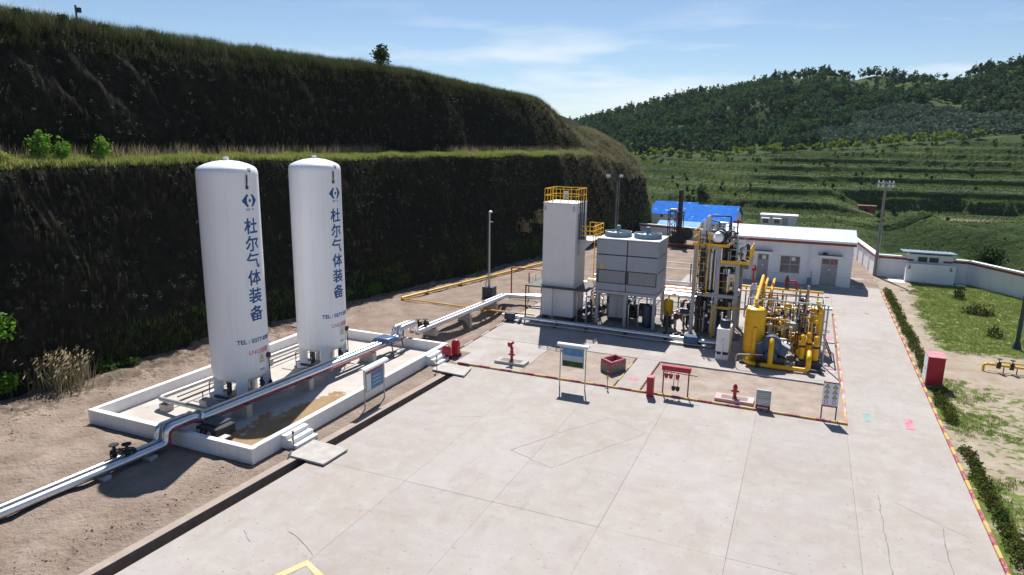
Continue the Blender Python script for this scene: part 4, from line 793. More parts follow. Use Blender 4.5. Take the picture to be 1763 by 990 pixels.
for x in (-14.2, -11.72):
    f_ = MB(); n = 36
    f_.lathe((x, 55.35, 7.32), [(1.14, 0), (1.10, .34), (1.12, .40), (1.05, .40), (1.03, .34), (1.05, .05)], n).build('fan_ring', 'fan_blue', ct)
    MB().lathe((x, 55.35, 7.36), [(1.02, 0), (1.02, .03)], n).build('fan_floor', 'black', ct)
    fan = MB().lathe((x, 55.35, 7.5), [(.16, 0), (.16, .12)], 14).build('fan_hub', 'dark_metal', ct)
    for k in range(6):
        a = k*math.pi/3; u = Vector((math.cos(a), math.sin(a), 0)); v = Vector((-math.sin(a), math.cos(a), 0)); c = Vector((x, 55.35, 7.56))
        MB().extr([tuple(c+u*.15-v*.08), tuple(c+u*.98-v*.17+Vector((0, 0, .05))), tuple(c+u*.98+v*.15-Vector((0, 0, .05))), tuple(c+u*.15+v*.08)], (0, 0, .02)).build('blade', 'box_white', fan)
    for k in range(4):
        a = k*math.pi/2+.4; T('guard_bar', 'box_white', ct, [(x, 55.35, 7.74), (x+1.04*math.cos(a), 55.35+1.04*math.sin(a), 7.7)], .022, 6)
    MB().lathe((x, 55.35, 7.66), [(.17, 0), (.19, .03), (.19, .5), (.17, .54), (.1, .56)], 16).build('fan_motor', 'fan_blue', ct)
B('sump', 'grey_paint', ct, X0-.02, Y0-.02, 2.72, X1+.02, Y1+.04, 2.98, bevel=.02)
for x in (X0+.12, X0+2.5, X1-.12):
    for y in (Y0+.1, Y1-.15): B('leg', 'grey_paint', ct, x-.11, y-.11, .02, x+.11, y+.11, 2.72)
# things below the cooler
gc = tag(MB().box(-14.55, 54.6, .5, -13.1, 55.4, 2.45).build('control_cabinet', 'grey_paint', None, origin=(-13.8, 55, 0), bevel=.02), 'grey cabinet in the shade under the cooler', 'cabinet')
for x in (-14.5, -13.83): B('cabinet_door', 'grey_paint', gc, x+.02, 54.565, .56, x+.64, 54.597, 2.4, bevel=.01)
B('plinth', 'dark_metal', gc, -14.5, 54.65, .02, -13.15, 55.35, .495)
bp_ = thing('pump_set', 'black pumps and motors in the shade under the cooler', 'pumps', (-12, 55, 0))
for k in range(22):
    x = random.uniform(-15, -10.7); y = random.uniform(55.5 if x < -13 else 54.3, 57.0); MB().lathe((x, y, random.uniform(.6, 1.5)), [(.1, -.4), (.28, -.38), (.3, .3), (.16, .42)], 14, random.choice('xyz')).build('motor', random.choice(['black', 'blue_black', 'dark_metal']), bp_)
MB().lathe((-11.15, 54.15, .05), [(.42, 0), (.42, 1.7), (.35, 1.95), (.1, 2.05)], 18).build('buffer_vessel', 'blue_black', bp_); MB().lathe((-11.6, 54.5, 1.75), [(.1, -.3), (.25, -.28), (.25, .28), (.1, .3)], 14, 'x').build('motor', 'black', bp_)
for x, z in ((-11.9, 2.3), (-10.9, 2.55), (-12.7, 1.9)): T('pipe', 'silver', bp_, rounded([(x, 54.0, .1), (x, 54.0, z), (x, 57.0, z)], .15), .05, 8)
B('base_slab', 'concrete_dark', bp_, X0-.2, Y0-.3, .025, X1+.2, Y1+.3, .12)
yv = thing('yellow_vessel', 'small yellow vessel beside the cooler legs', 'vessel', (-9.75, 55.6, 0)); MB().lathe((-9.75, 55.6, .9), [(.05, 0), (.3, .05), (.4, .2), (.4, 1.25), (.3, 1.42), (.08, 1.5)], 18).build('body', 'yellow', yv); MB().lathe((-9.75, 55.6, .02), [(.38, 0), (.33, .88)], 14).build('stand', 'black', yv); T('outlet', 'yellow', yv, rounded([(-9.75, 55.6, 2.3), (-9.75, 55.6, 2.7), (-9.2, 55.9, 2.7)], .15), .07, 8)
# pipe rack behind
pr = thing('pipe_rack', 'rack of silver, red and yellow pipes behind the cooler', 'pipe rack', (-13, 63, 0))
for k, (y, z, r_, m_) in enumerate(((60.4, 1.6, .16, 'silver'), (61.2, 1.6, .12, 'silver'), (62.0, 1.65, .17, 'silver'), (62.8, 1.6, .06, 'red'), (63.3, 1.6, .08, 'yellow'), (63.9, 1.62, .1, 'silver'), (64.7, 1.6, .06, 'red'), (65.2, 1.6, .05, 'yellow'), (65.9, 1.7, .13, 'silver'), (66.6, 2.9, .05, 'box_white'), (66.6, 3.5, .05, 'box_white'))):
    T('pipe', m_, pr, rounded([(-19.2, y, z), (-8.0, y+.05, z), (-7.2, y-1.2, z)], .3), r_, 10)
for x in (-18.6, -15.5, -12.5, -9.7, -8.2):
    for y in (60.2, 66.3): T('rack_post', 'dark_metal', pr, [(x, y, .0), (x, y, 3.6 if y > 66 else 1.5)], .06, 6)
    B('cross_beam', 'dark_metal', pr, x-.05, 60.1, 1.36, x+.05, 66.4, 1.44)
dp = thing('pump_set', 'dark pumps standing between the cooler and pipe structure', 'pumps', (-8.9, 55, 0))
for k in range(14):
    x = random.uniform(-9.4, -8.0); y = random.uniform(53.2, 59.5); z = random.uniform(.4, 2.4)
    T('pipe', random.choice(['dark_metal', 'rust', 'silver', 'black']), dp, rounded([(x, y, .05), (x, y, z), (x+random.uniform(-.5, .5), y+random.uniform(.2, .9), z)], .12), random.choice([.04, .06, .1]), 8)
for k in range(4): MB().lathe((-9.2+.35*k, 53.6+1.1*k, 1.0+.2*k), [(.1, -.3), (.27, -.28), (.27, .28), (.1, .3)], 12, 'xyxz'[k]).build('pump_body', ['black', 'rust', 'blue_black', 'dark_metal'][k], dp)
for k in range(4): MB().lathe((-9.3+.45*k, 52.2, .3), [(.12, -.15), (.16, -.1), (.16, .1), (.12, .15)], 10).build('valve', 'black', dp)
# ------------------------------------------------------------------ steel process structure
ps = thing('process_structure', 'open steel tower packed with vertical vessels and pipes', 'steel structure', (-6, 55.8, 0))
for x, h in ((-7.62, 7.2), (-5.86, 7.2), (-4.4, 6.0)):
    for y in (54.1, 57.6): B('column', 'grey_paint', ps, x-.14, y-.14, .02, x+.14, y+.14, h, bevel=.01)
for y in (54.1, 57.6):
    for (xa, xb, z) in ((-7.47, -6.01, 3.2), (-5.71, -4.55, 3.2), (-7.47, -6.01, 6.95), (-5.71, -4.55, 5.72)): B('beam', 'grey_paint', ps, xa, y-.11, z, xb, y+.11, z+.26)
for x, z in ((-7.62, 3.2), (-5.86, 3.2), (-4.4, 3.2), (-7.62, 6.95), (-5.86, 6.95), (-4.4, 5.72)): B('beam', 'grey_paint', ps, x-.1, 54.25, z, x+.1, 57.45, z+.24)
B('upper_deck', 'dark_metal', ps, -7.85, 53.85, 7.21, -5.2, 57.85, 7.28); B('toe_plate', 'yellow', ps, -7.86, 53.80, 7.2, -5.2, 53.84, 7.42); B('toe_plate', 'yellow', ps, -5.19, 53.80, 7.2, -5.15, 57.85, 7.42)
B('lower_deck', 'dark_metal', ps, -5.7, 53.75, 6.01, -3.55, 57.8, 6.08); B('toe_plate', 'yellow', ps, -5.7, 53.70, 6.0, -3.55, 53.74, 6.22)
B('mid_deck', 'dark_metal', ps, -7.5, 54.3, 3.47, -4.5, 57.5, 3.52)
railing(ps, [(-7.82, 57.8, 7.28), (-5.22, 57.8, 7.28), (-5.22, 53.88, 7.28)], 1.1, 'dark_metal', 1.0, .028); railing(ps, [(-7.82, 53.9, 7.28), (-7.82, 57.8, 7.28)], 1.1, 'yellow', 1.0, .028)
railing(ps, [(-3.6, 53.8, 6.08), (-3.6, 57.7, 6.08)], 1.1, 'yellow', .55, .035, (.33, .66)); railing(ps, [(-5.0, 53.8, 6.08), (-3.6, 53.8, 6.08)], 1.0, 'steel', .8, .025); railing(ps, [(-5.7, 54.0, 3.52), (-4.5, 54.0, 3.52)], 1.0, 'yellow', .6, .022)
MB().extr([(-3.62, 53.8, 6.0), (-3.62, 57.7, 6.0), (-3.62, 57.7, 5.2), (-3.62, 53.8, 4.9)], (.05, 0, 0)).build('side_sheet', 'grey_paint', ps)
ladder(ps, (-7.1, 53.72, 3.3), (-7.1, 53.72, 8.4), (1, 0, 0), 'black', .45, .035)
for x in (-7.42, -6.6): T('ladder_guide', 'yellow', ps, [(x, 53.62, 3.4), (x, 53.62, 8.3)], .05, 6)
for k in range(9): z = 3.9+.5*k; T('cage_hoop', 'yellow', ps, [(-7.42, 53.62, z), (-7.2, 53.3, z), (-6.82, 53.3, z), (-6.6, 53.62, z)], .018, 5)
for k, (x, y, z0, z1, r_, m_) in enumerate(((-6.45, 54.6, 3.55, 6.7, .13, 'silver'), (-6.15, 54.7, 3.55, 6.9, .12, 'silver'), (-6.75, 55.1, 3.6, 6.8, .18, 'silver'), (-6.3, 55.4, 3.6, 6.9, .16, 'steel'), (-5.45, 54.6, 3.55, 5.6, .13, 'steel'), (-5.1, 54.6, 3.55, 5.5, .2, 'silver'), (-4.75, 54.9, 3.55, 5.6, .12, 'silver'), (-5.0, 55.6, 3.55, 5.7, .22, 'dark_metal'), (-7.25, 55.5, 3.6, 6.9, .2, 'dark_metal'), (-6.9, 56.4, 3.6, 6.9, .25, 'dark_metal'), (-6.2, 56.6, 3.6, 6.9, .22, 'steel'), (-5.3, 56.8, 3.6, 5.7, .2, 'steel'),
        (-7.2, 54.9, .1, 3.1, .28, 'black'), (-6.75, 54.7, .1, 2.7, .1, 'steel'), (-6.45, 54.9, .1, 3.1, .2, 'blue_black'), (-6.15, 54.6, .1, 2.5, .09, 'box_white'), (-6.9, 55.8, .1, 3.0, .3, 'black'), (-5.4, 55.2, .1, 3.0, .3, 'dark_metal'), (-4.9, 54.8, .1, 2.8, .15, 'steel'), (-5.1, 56.2, .1, 3.0, .32, 'black'), (-6.1, 56.5, .1, 3.0, .3, 'black'), (-7.3, 57.0, .1, 3.0, .25, 'dark_metal'))):
    MB().lathe((x, y, z0), [(r_*.4, 0), (r_*.9, .04), (r_, .12), (r_, z1-z0-.12), (r_*.9, z1-z0-.04), (r_*.4, z1-z0)], 12).build('vertical_vessel', m_, ps)
MB().lathe((-6.05, 54.1, 7.85), [(.1, -.12), (.38, -.05), (.46, .1), (.46, 2.2), (.38, 2.35)], 22, 'y').build('horizontal_drum', 'silver', ps)
for y in (54.4, 55.8): MB().lathe((-6.05, y, 7.85), [(.5, -.04), (.56, -.04), (.56, .04), (.5, .04)], 22, 'y').build('drum_band', 'black', ps); B('drum_saddle', 'dark_metal', ps, -6.45, y-.08, 7.29, -5.65, y+.08, 7.55)
for x, y, r_, h, m_ in ((-7.35, 54.6, .18, 1.1, 'box_white'), (-7.0, 56.0, .2, 2.1, 'box_white'), (-7.45, 56.6, .14, 1.7, 'box_white'), (-6.75, 54.2, .13, .9, 'dark_metal'), (-5.5, 57.2, .14, 1.5, 'blue_black'), (-7.2, 57.3, .16, 1.5, 'silver')):
    MB().lathe((x, y, 7.29), [(r_*.6, 0), (r_, .1), (r_, h-.12), (r_*.5, h)], 12).build('small_vessel', m_, ps)
for x0_, y0_, z_, x1_, y1_ in ((-7.0, 55.9, 9.35, -5.4, 56.3), (-6.6, 56.8, 8.75, -5.5, 56.9), (-7.3, 57.2, 8.9, -6.2, 56.0), (-5.6, 54.9, 8.3, -4.9, 55.2)): T('goose_neck', random.choice(['dark_metal', 'silver', 'blue_black']), ps, rounded([(x0_, y0_, 7.3), (x0_, y0_, z_), (x1_, y1_, z_), (x1_, y1_, 7.0)], .18), .06, 8)
T('vent_stack', 'dark_metal', ps, [(-4.75, 55.0, 6.1), (-4.75, 55.0, 9.25)], .055, 8); MB().lathe((-4.75, 55.0, 8.2), [(.04, -.1), (.13, -.06), (.13, .06), (.04, .1)], 10).build('stack_valve', 'black', ps); B('stack_box', 'grey_paint', ps, -4.95, 54.9, 7.1, -4.6, 55.2, 7.75)
T('control_pipe', 'teal_metal', ps, [(-4.6, 54.3, 6.1), (-4.6, 54.3, 8.0)], .06, 8)
for k, (x, y) in enumerate(((-5.3, 54.8), (-5.0, 56.0), (-4.2, 55.2), (-4.0, 56.5), (-5.5, 57.0))): MB().lathe((x, y, 6.09), [(.08, 0), (.24, .1), (.2, .5), (.26, .6), (.18, 1.0), (.06, 1.15)], 12).build('deck_valve', ['dark_metal', 'black', 'silver', 'blue_black', 'dark_metal'][k], ps)
for k in range(80):
    x = random.uniform(-7.5, -4.5); y = random.uniform(54.2, 56.6); z = random.uniform(.4, 6.2); ax = random.choice('xyz'); d = random.uniform(.5, 1.5)
    q = {'x': (d, 0, 0), 'y': (0, d, 0), 'z': (0, 0, -d*.6)}[ax]; p = (min(x, -4.5-d) if ax == 'x' else x, y, z)
    T('pipe', random.choice(['dark_metal', 'silver', 'steel', 'black', 'black', 'dark_metal', 'yellow', 'rust', 'box_white']), ps, [p, (p[0]+q[0], p[1]+q[1], max(.1, p[2]+q[2]))], random.choice([.03, .04, .06]), 7)
for k in range(40): MB().lathe((random.uniform(-7.4, -4.5), random.uniform(54.1, 55.2), random.uniform(.5, 5.5)), [(.04, -.12), (.12, -.1), (.07, 0), (.12, .1), (.04, .12)], 8, random.choice('xyz')).build('valve', random.choice(['black', 'silver', 'blue_black', 'rust', 'sign_white']), ps)
for k in range(46):
    x = random.uniform(-7.4, -4.5); y = random.uniform(54.2, 57.2); z0 = random.choice([.1, 3.55]); h = random.uniform(1.2, 3.0 if (z0 < 1 or x < -5.9) else 2.2)
    T('riser', random.choice(['black', 'black', 'dark_metal', 'steel', 'silver', 'rust', 'blue_black']), ps, rounded([(x, y, z0), (x, y, z0+h), (x+random.uniform(-.5, .5), y+random.uniform(-.3, .3), z0+h)], .08), random.choice([.025, .035, .05, .07]), 6)
for k in range(16): T('deck_riser', random.choice(['black', 'dark_metal', 'silver', 'yellow', 'steel']), ps, (lambda x, y, z, h: rounded([(x, y, z), (x, y, z+h), (x+random.uniform(-.6, .6), y, z+h)], .08))(random.uniform(-7.6, -5.4), random.uniform(54.2, 57.5), 7.29, random.uniform(.5, 1.5)), random.choice([.025, .04]), 6)
for k in range(14): T('deck_riser', random.choice(['black', 'dark_metal', 'silver', 'steel']), ps, (lambda x, y, z, h: rounded([(x, y, z), (x, y, z+h), (x+random.uniform(-.4, .4), y, z+h)], .08))(random.uniform(-5.4, -4.0), random.uniform(54.1, 57.5), 6.09, random.uniform(.5, 1.6)), random.choice([.025, .04, .06]), 6)
B('notice', 'sign_white', ps, -5.0, 53.93, 4.6, -4.62, 53.96, 5.15); B('notice_print', 'sign_yellow', ps, -4.95, 53.92, 4.68, -4.67, 53.928, 4.9); B('notice', 'sign_white', ps, -6.75, 53.78, 7.75, -6.35, 53.8, 8.3); B('notice_print', 'sign_yellow', ps, -6.7, 53.77, 7.82, -6.4, 53.778, 8.1)
T('yellow_pipe', 'yellow', ps, rounded([(-5.95, 53.4, .1), (-5.95, 53.4, 2.55), (-2.9, 53.0, 2.75)], .2), .08, 8)
B('base_slab', 'concrete_dark', ps, -7.9, 53.6, .025, -3.9, 58, .1)
rm = thing('fire_monitor', 'red fire monitor on a post beside the steel tower', 'fire monitor', (-3.75, 62.6, 0)); T('post', 'red', rm, [(-3.75, 62.6, 0), (-3.75, 62.6, 4.0)], .08, 8); MB().lathe((-3.75, 62.6, 4.0), [(.1, 0), (.2, .1), (.2, .4), (.08, .6)], 10).build('head', 'red', rm); T('nozzle', 'pink_paint', rm, [(-3.75, 62.6, 4.3), (-3.9, 61.9, 4.75)], [.12, .08], 8)
tag(MB().lathe((-3.55, 61.0, 2.1), [(.2, 0), (.32, .1), (.28, .9), (.1, 1.15)], 14).tube([(-3.55, 61, 3.1), (-3.3, 61, 3.25)], .09, 8).tube([(-3.55, 61, 0), (-3.55, 61, 2.15)], .1, 8).build('breather_pot', 'sign_white', None, origin=(-3.55, 61, 0)), 'white breather pot on a stand behind the yellow tank', 'vessel')
# ------------------------------------------------------------------ white oil cooler box with a black motor
wb = thing('blower_box', 'white upright box with a black motor on top', 'machine', (-4.5, 49.1, 0))
B('body', 'box_white', wb, -4.96, 48.12, .62, -4.08, 50.1, 2.28, bevel=.03); B('base_gap', 'black', wb, -4.9, 48.18, .42, -4.14, 50.04, .61); B('base', 'box_white', wb, -4.96, 48.12, .02, -4.08, 50.1, .41, bevel=.02)
T('front_pipe', 'box_white', wb, rounded([(-4.52, 48.06, .3), (-4.52, 48.02, 1.5), (-4.52, 48.14, 1.6)], .06), .05, 8); MB().lathe((-4.5, 48.9, 2.29), [(.36, 0), (.36, .42), (.3, .5), (.1, .55)], 18).build('motor', 'blue_black', wb); MB().lathe((-4.5, 48.9, 2.83), [(.05, 0), (.05, .2)], 8).build('motor_eye', 'steel', wb); T('vent', 'box_white', wb, [(-4.85, 49.7, 2.29), (-4.85, 49.7, 3.1)], .06, 8)
# ------------------------------------------------------------------ yellow gas skid
ys_ = thing('gas_skid', 'crowded skid of yellow vessels, pipes and a dark blue compressor', 'skid', (-0.6, 51, 0))
def vessel(name, x, y, z0, z1, r_, m_, n=26):
    h = z1-z0; MB().lathe((x, y, z0), [(r_*.1, 0), (r_*.6, .04), (r_*.9, .14), (r_, .3), (r_, h*.5), (r_+.008, h*.5+.01), (r_+.008, h*.5+.05), (r_, h*.5+.06), (r_, h-.3), (r_*.9, h-.14), (r_*.6, h-.04), (r_*.1, h)], n).build(name, m_, ys_)
vessel('tall_vessel', -2.55, 49.0, .55, 3.95, .68, 'yellow'); MB().lathe((-2.55, 49, .03), [(.6, 0), (.5, .6)], 20).build('vessel_skirt', 'yellow', ys_); MB().lathe((-2.55, 49, 3.9), [(.2, 0), (.2, .12), (.12, .13), (.12, .35)], 14).build('nozzle', 'yellow', ys_)
T('overhead_pipe', 'yellow', ys_, rounded([(-2.55, 49, 4.0), (-2.6, 49.2, 4.4), (-2.72, 58.5, 4.45), (-2.72, 58.6, 2.6)], .2), .12, 10); T('overhead_pipe', 'yellow', ys_, rounded([(-2.5, 55.5, 2.6), (-2.45, 55.7, 3.7), (-2.45, 60.5, 3.85)], .2), .1, 8); T('overhead_pipe', 'yellow', ys_, rounded([(-1.95, 55.5, 2.6), (-1.95, 55.7, 3.7), (-1.9, 60.5, 3.85)], .2), .1, 8)
T('side_pipe', 'yellow', ys_, rounded([(-2.45, 48.25, 2.6), (-2.45, 48.1, 1.0), (-2.75, 47.7, .55), (-2.7, 47.6, .28), (-2.2, 47.6, .24)], .2), .15, 10)
vessel('short_vessel', 1.48, 53.5, .95, 3.4, .5, 'yellow'); MB().lathe((1.48, 53.5, .03), [(.5, 0), (.42, .95)], 18).build('vessel_skirt', 'yellow', ys_); MB().lathe((1.48, 53.5, 3.36), [(.12, 0), (.12, .3), (.18, .3), (.18, .4)], 12).build('nozzle', 'sign_yellow', ys_)
T('front_manifold', 'yellow', ys_, rounded([(-2.05, 47.6, .24), (1.1, 47.6, .24), (1.1, 47.6, 1.1), (1.1, 48.4, 1.3)], .28), .16, 12); T('branch', 'yellow', ys_, rounded([(-1.3, 47.6, .24), (-1.3, 47.55, 1.0), (-1.3, 47.75, 1.75), (-1.3, 48.2, 2.0)], .3), .17, 12)
for k, x in enumerate((-2.15, -1.95)): MB().lathe((x, 47.6, .28), [(.2, -.03), (.28, -.03), (.28, .03), (.2, .03)], 16, 'x').build('flange', 'black', ys_)
MB().lathe((-2.05, 47.45, .95), [(.03, -.02), (.2, -.025), (.2, .025), (.03, .02)], 16).build('hand_wheel', 'red', ys_); T('valve_stem', 'black', ys_, [(-2.05, 47.6, .1), (-2.05, 47.45, .95)], .08, 8)
for x in (-2.6, -1.7, -.2, .9): T('pipe_stand', 'dark_metal', ys_, [(x, 47.6, 0), (x, 47.6, .14)], .06, 6)
MB().lathe((-1.3, 48.15, 1.5), [(.3, -.1), (.55, -.05), (.62, .15), (.62, .75), (.5, .95), (.3, 1.2)], 24, 'y').build('compressor_body', 'compressor', ys_)
for s in (-1, 1):
    u = Vector((s*.85, 0, -.35)).normalized(); v = Vector((.35*s, 0, .85)).normalized(); c = Vector((-1.3, 48.2, 1.55))
    MB().extr([tuple(c+u*.45+v*.30), tuple(c+u*1.12+v*.26), tuple(c+u*1.12-v*.42), tuple(c+u*.35-v*.45)], (0, .75, 0)).build('cylinder_block', 'compressor', ys_, bevel=.04)
    MB().extr([tuple(c+u*.45+v*.31), tuple(c+u*1.14+v*.27), tuple(c+u*1.14+v*.33), tuple(c+u*.45+v*.37)], (0, .77, 0)).build('block_cover', 'grey_paint', ys_)
for k in range(3): MB().lathe((-1.3, 48.1+.12*k, 1.5), [(.60, -.02), (.68-.03*k, -.02), (.68-.03*k, .02), (.60, .02)], 26, 'y').build('cooling_fin', 'blue_pump', ys_)
MB().lathe((-1.3, 47.8, .85), [(.1, -.1), (.4, -.05), (.4, .3), (.1, .4)], 18, 'y').build('lower_casing', 'blue_pump', ys_); B('compressor_plinth', 'dark_metal', ys_, -2.1, 47.95, .05, -.4, 49.6, .75); B('skid_beam', 'dark_metal', ys_, -3.3, 48.0, .03, 2.0, 48.2, .2); B('skid_beam', 'dark_metal', ys_, -3.3, 56.0, .03, 2.0, 56.2, .2)
for x, y in ((.62, 49.2), (1.02, 50.0), (1.5, 49.2)):
    MB().lathe((x, y, .5), [(.05, 0), (.19, .06), (.2, .2), (.2, .9)], 14).build('filter_pot', 'yellow', ys_); MB().lathe((x, y, 1.4), [(.22, 0), (.26, .02), (.26, .1), (.22, .14)], 14).build('filter_flange', 'black', ys_); MB().lathe((x, y, 1.54), [(.2, 0), (.19, .22), (.12, .3), (.1, .45)], 14).build('filter_head', 'yellow', ys_)
    MB().lathe((x, y, 2.0), [(.13, 0), (.17, .06), (.15, .2), (.05, .28)], 12).build('filter_cap', 'yellow', ys_)
    T('filter_pipe', 'yellow', ys_, rounded([(x, y, 1.2), (x, y+.6, 1.2), (x-.2, y+1.6, 1.4)], .15), .08, 8)
B('filter_stand', 'dark_metal', ys_, .3, 48.8, .05, 1.85, 50.4, .5)
T('top_beam', 'grey_paint', ys_, [(-3.3, 52, 3.86), (1.85, 52, 3.86)], .055, 8); T('top_beam', 'grey_paint', ys_, [(-3.4, 56.0, 3.6), (1.85, 56.0, 3.6)], .05, 8)
for x in (-3.3, -1.6, .2, 1.85): T('frame_post', 'grey_paint', ys_, [(x, 52, .1), (x, 52, 3.86)], .05, 8)
for x in (-3.4, -.8, 1.85): T('frame_post', 'grey_paint', ys_, [(x, 56.0, .1), (x, 56.0, 3.6)], .05, 8)
for x in (-3.3, 1.85): T('side_beam', 'grey_paint', ys_, [(x, 52, 3.86), (x, 56, 3.6)], .045, 6)
T('corner_pole', 'grey_paint', ys_, [(2.0, 49.9, .05), (2.0, 49.9, 4.3)], .06, 8)
T('loop_pipe', 'yellow', ys_, rounded([(-2.05, 50.3, 1.6), (-1.95, 50.5, 2.85), (-.3, 50.5, 2.8)], .2), .07, 8); T('loop_pipe', 'yellow', ys_, rounded([(-1.9, 50.2, 2.45), (-.2, 50.2, 2.35), (-.2, 50.2, 1.2)], .15), .06, 8)
B('instrument_box', 'grey_paint', ys_, -.7, 51.7, 1.5, .1, 52.3, 2.35, bevel=.02); ladder(ys_, (.25, 53.6, .4), (.42, 54.5, 4.6), (1, 0, 0), 'teal_metal', .5, .045, .45)
T('red_pole', 'pink_paint', ys_, [(.72, 55.9, .5), (.72, 55.9, 4.4)], .1, 8); T('red_pipe', 'red', ys_, [(-3, 57.0, 3.1), (2.3, 58.6, 3.1)], .04, 6); T('red_pole', 'red', ys_, [(-1.9, 57.5, 1.0), (-1.9, 57.5, 4.1)], .06, 8)
T('yellow_beam', 'yellow', ys_, [(-4.6, 62, 2.75), (2.0, 62, 2.75)], .11, 8); T('yellow_beam', 'yellow', ys_, [(-4.6, 61.3, 2.5), (2.0, 61.3, 2.5)], .08, 8)
for x in (-4.2, -1.2, 1.6): T('frame_post', 'dark_metal', ys_, [(x, 62, 0), (x, 62, 2.75)], .06, 6)
MB().lathe((-.95, 62, 2.9), [(.1, 0), (.2, .1), (.15, .5), (.22, .6), (.05, 1.1)], 12).build('relief_valve', 'rust', ys_); T('relief_pipe', 'red', ys_, rounded([(-.95, 62, 3.5), (-.2, 62.1, 3.5), (-.15, 62.2, 2.7)], .15), .1, 8)
for x in (-3.0, -1.2, .6): T('rear_pipe', 'silver', ys_, [(x-.8, 57.5+.6*x, 2.3), (x+2.0, 57.5+.6*x, 2.3)], .13, 8)
for k in range(190):
    x = random.uniform(-3.0, 1.6); y = random.uniform(49.7, 57.5); z = random.uniform(.5, 3.2 if y > 51 else 2.0); ax = random.choice('xyzz'); d = random.uniform(.4, 1.6)
    q = {'x': (min(d, 1.7-x), 0, 0), 'y': (0, d, 0), 'z': (0, 0, d*.8)}[ax]
    T('pipe', random.choice(['dark_metal', 'steel', 'silver', 'yellow', 'rust', 'rust', 'black', 'black', 'box_white', 'yellow', 'dark_metal']), ys_, [(x, y, z), (x+q[0], y+q[1], z+q[2])], random.choice([.03, .04, .06, .09]), 7)
for k in range(80):
    MB().lathe((random.uniform(-2.9, 1.5), random.uniform(49.9, 57), random.uniform(.5, 3.2)), [(.05, -.16), (.14, -.13), (.08, 0), (.14, .13), (.05, .16)], 8, random.choice('xyz')).build('valve', random.choice(['black', 'silver', 'yellow', 'rust', 'red', 'dark_metal', 'sign_white']), ys_)
for x, y, h in ((-1.4, 53.2, 2.6), (-.6, 54.6, 2.9), (-2.2, 54.4, 2.4), (.5, 55.2, 2.3), (-1.5, 51.4, 2.0), (.3, 51.3, 1.6)): vessel('inner_vessel', x, y, .3, .3+h, .3, random.choice(['yellow', 'grey_paint', 'rust', 'yellow', 'dark_metal']), 14)
T('hand_rail', 'steel', ys_, rounded([(-3.45, 47.0, .05), (-3.45, 47.0, .95), (-1.75, 47.25, 1.05)], .2), .035, 7)
for k in range(70):                                              # standing instrument lines and risers
    x = random.uniform(-2.9, 1.7); y = random.uniform(50.2, 56.5); h = random.uniform(1.6, 3.9)
    T('riser', random.choice(['black', 'dark_metal', 'dark_metal', 'rust', 'steel', 'silver', 'yellow', 'box_white']), ys_, rounded([(x, y, .15), (x, y, h), (x+random.uniform(-.7, .7), y+random.uniform(-.3, .3), h)], .1), random.choice([.022, .03, .045]), 6)
for k in range(26): B('instrument', random.choice(['black', 'dark_metal', 'sign_white', 'grey_paint', 'rust']), ys_, *(lambda x, y, z, s: (x, y, z, x+s, y+s*.6, z+s*1.3))(random.uniform(-2.8, 1.5), random.uniform(49.9, 55.5), random.uniform(.8, 3.3), random.uniform(.12, .26)))
# steps at the right of the skid
st_ = thing('service_ladder', 'small steel frame leaning at the right of the skid', 'frame', (2.2, 51.5, 0)); T('leg', 'dark_metal', st_, [(2.0, 51.0, 1.6), (2.65, 51.6, .05)], .045, 6); T('leg', 'dark_metal', st_, [(2.0, 52.6, 1.6), (2.65, 53.0, .05)], .045, 6); T('bar', 'dark_metal', st_, [(2.65, 51.6, .08), (2.65, 53, .08)], .04, 6); T('bar', 'dark_metal', st_, [(2.0, 51.0, 1.6), (2.0, 52.6, 1.6)], .04, 6)
# ------------------------------------------------------------------ station house
hs = thing('station_house', 'long white station house with pale ribbed metal roof', 'house', (-1.2, 82, 0))
X0, X1, Y0, Y1 = -8.2, 5.0, 79.9, 87.1
B('wall', 'house_white', hs, X0, Y0, -.1, X1, Y1, 4.5)
B('eave_band', 'band_red', hs, X0-.2, Y0-.34, 4.50, X1+.2, Y0-.02, 4.76); B('gutter', 'house_white', hs, X0-.22, Y0-.4, 4.765, X1+.22, Y0-.1, 4.95)
n = 22; wd = (X1-X0+.5)/n
for i in range(n):
    xa = X0-.25+wd*i
    for (ya, za, yb, zb) in ((Y0-.42, 4.92, 83.5, 5.78), (83.5, 5.78, Y1+.4, 4.92)):
        rp_ = MB().add([(xa+.01, ya, za), (xa+wd-.01, ya, za), (xa+wd-.01, yb, zb), (xa+.01, yb, zb), (xa+.01, ya, za+.04), (xa+wd-.01, ya, za+.04), (xa+wd-.01, yb, zb+.04), (xa+.01, yb, zb+.04)], [(3, 2, 1, 0), (4, 5, 6, 7), (0, 1, 5, 4), (1, 2, 6, 5), (2, 3, 7, 6), (3, 0, 4, 7)]).build('roof_panel', 'pale_roof', hs)
        MB().add([(xa-.025, ya, za), (xa+.025, ya, za), (xa+.025, yb, zb), (xa-.025, yb, zb), (xa-.012, ya, za+.09), (xa+.012, ya, za+.09), (xa+.012, yb, zb+.09), (xa-.012, yb, zb+.09)], [(3, 2, 1, 0), (4, 5, 6, 7), (0, 1, 5, 4), (1, 2, 6, 5), (2, 3, 7, 6), (3, 0, 4, 7)]).build('roof_rib', 'pale_roof', hs)
MB().add([(X0-.25, 83.42, 5.80), (X1+.25, 83.42, 5.80), (X1+.25, 83.5, 5.86), (X0-.25, 83.5, 5.86), (X1+.25, 83.58, 5.80), (X0-.25, 83.58, 5.80)], [(0, 1, 2, 3), (3, 2, 4, 5)]).build('ridge_cap', 'pale_roof', hs)
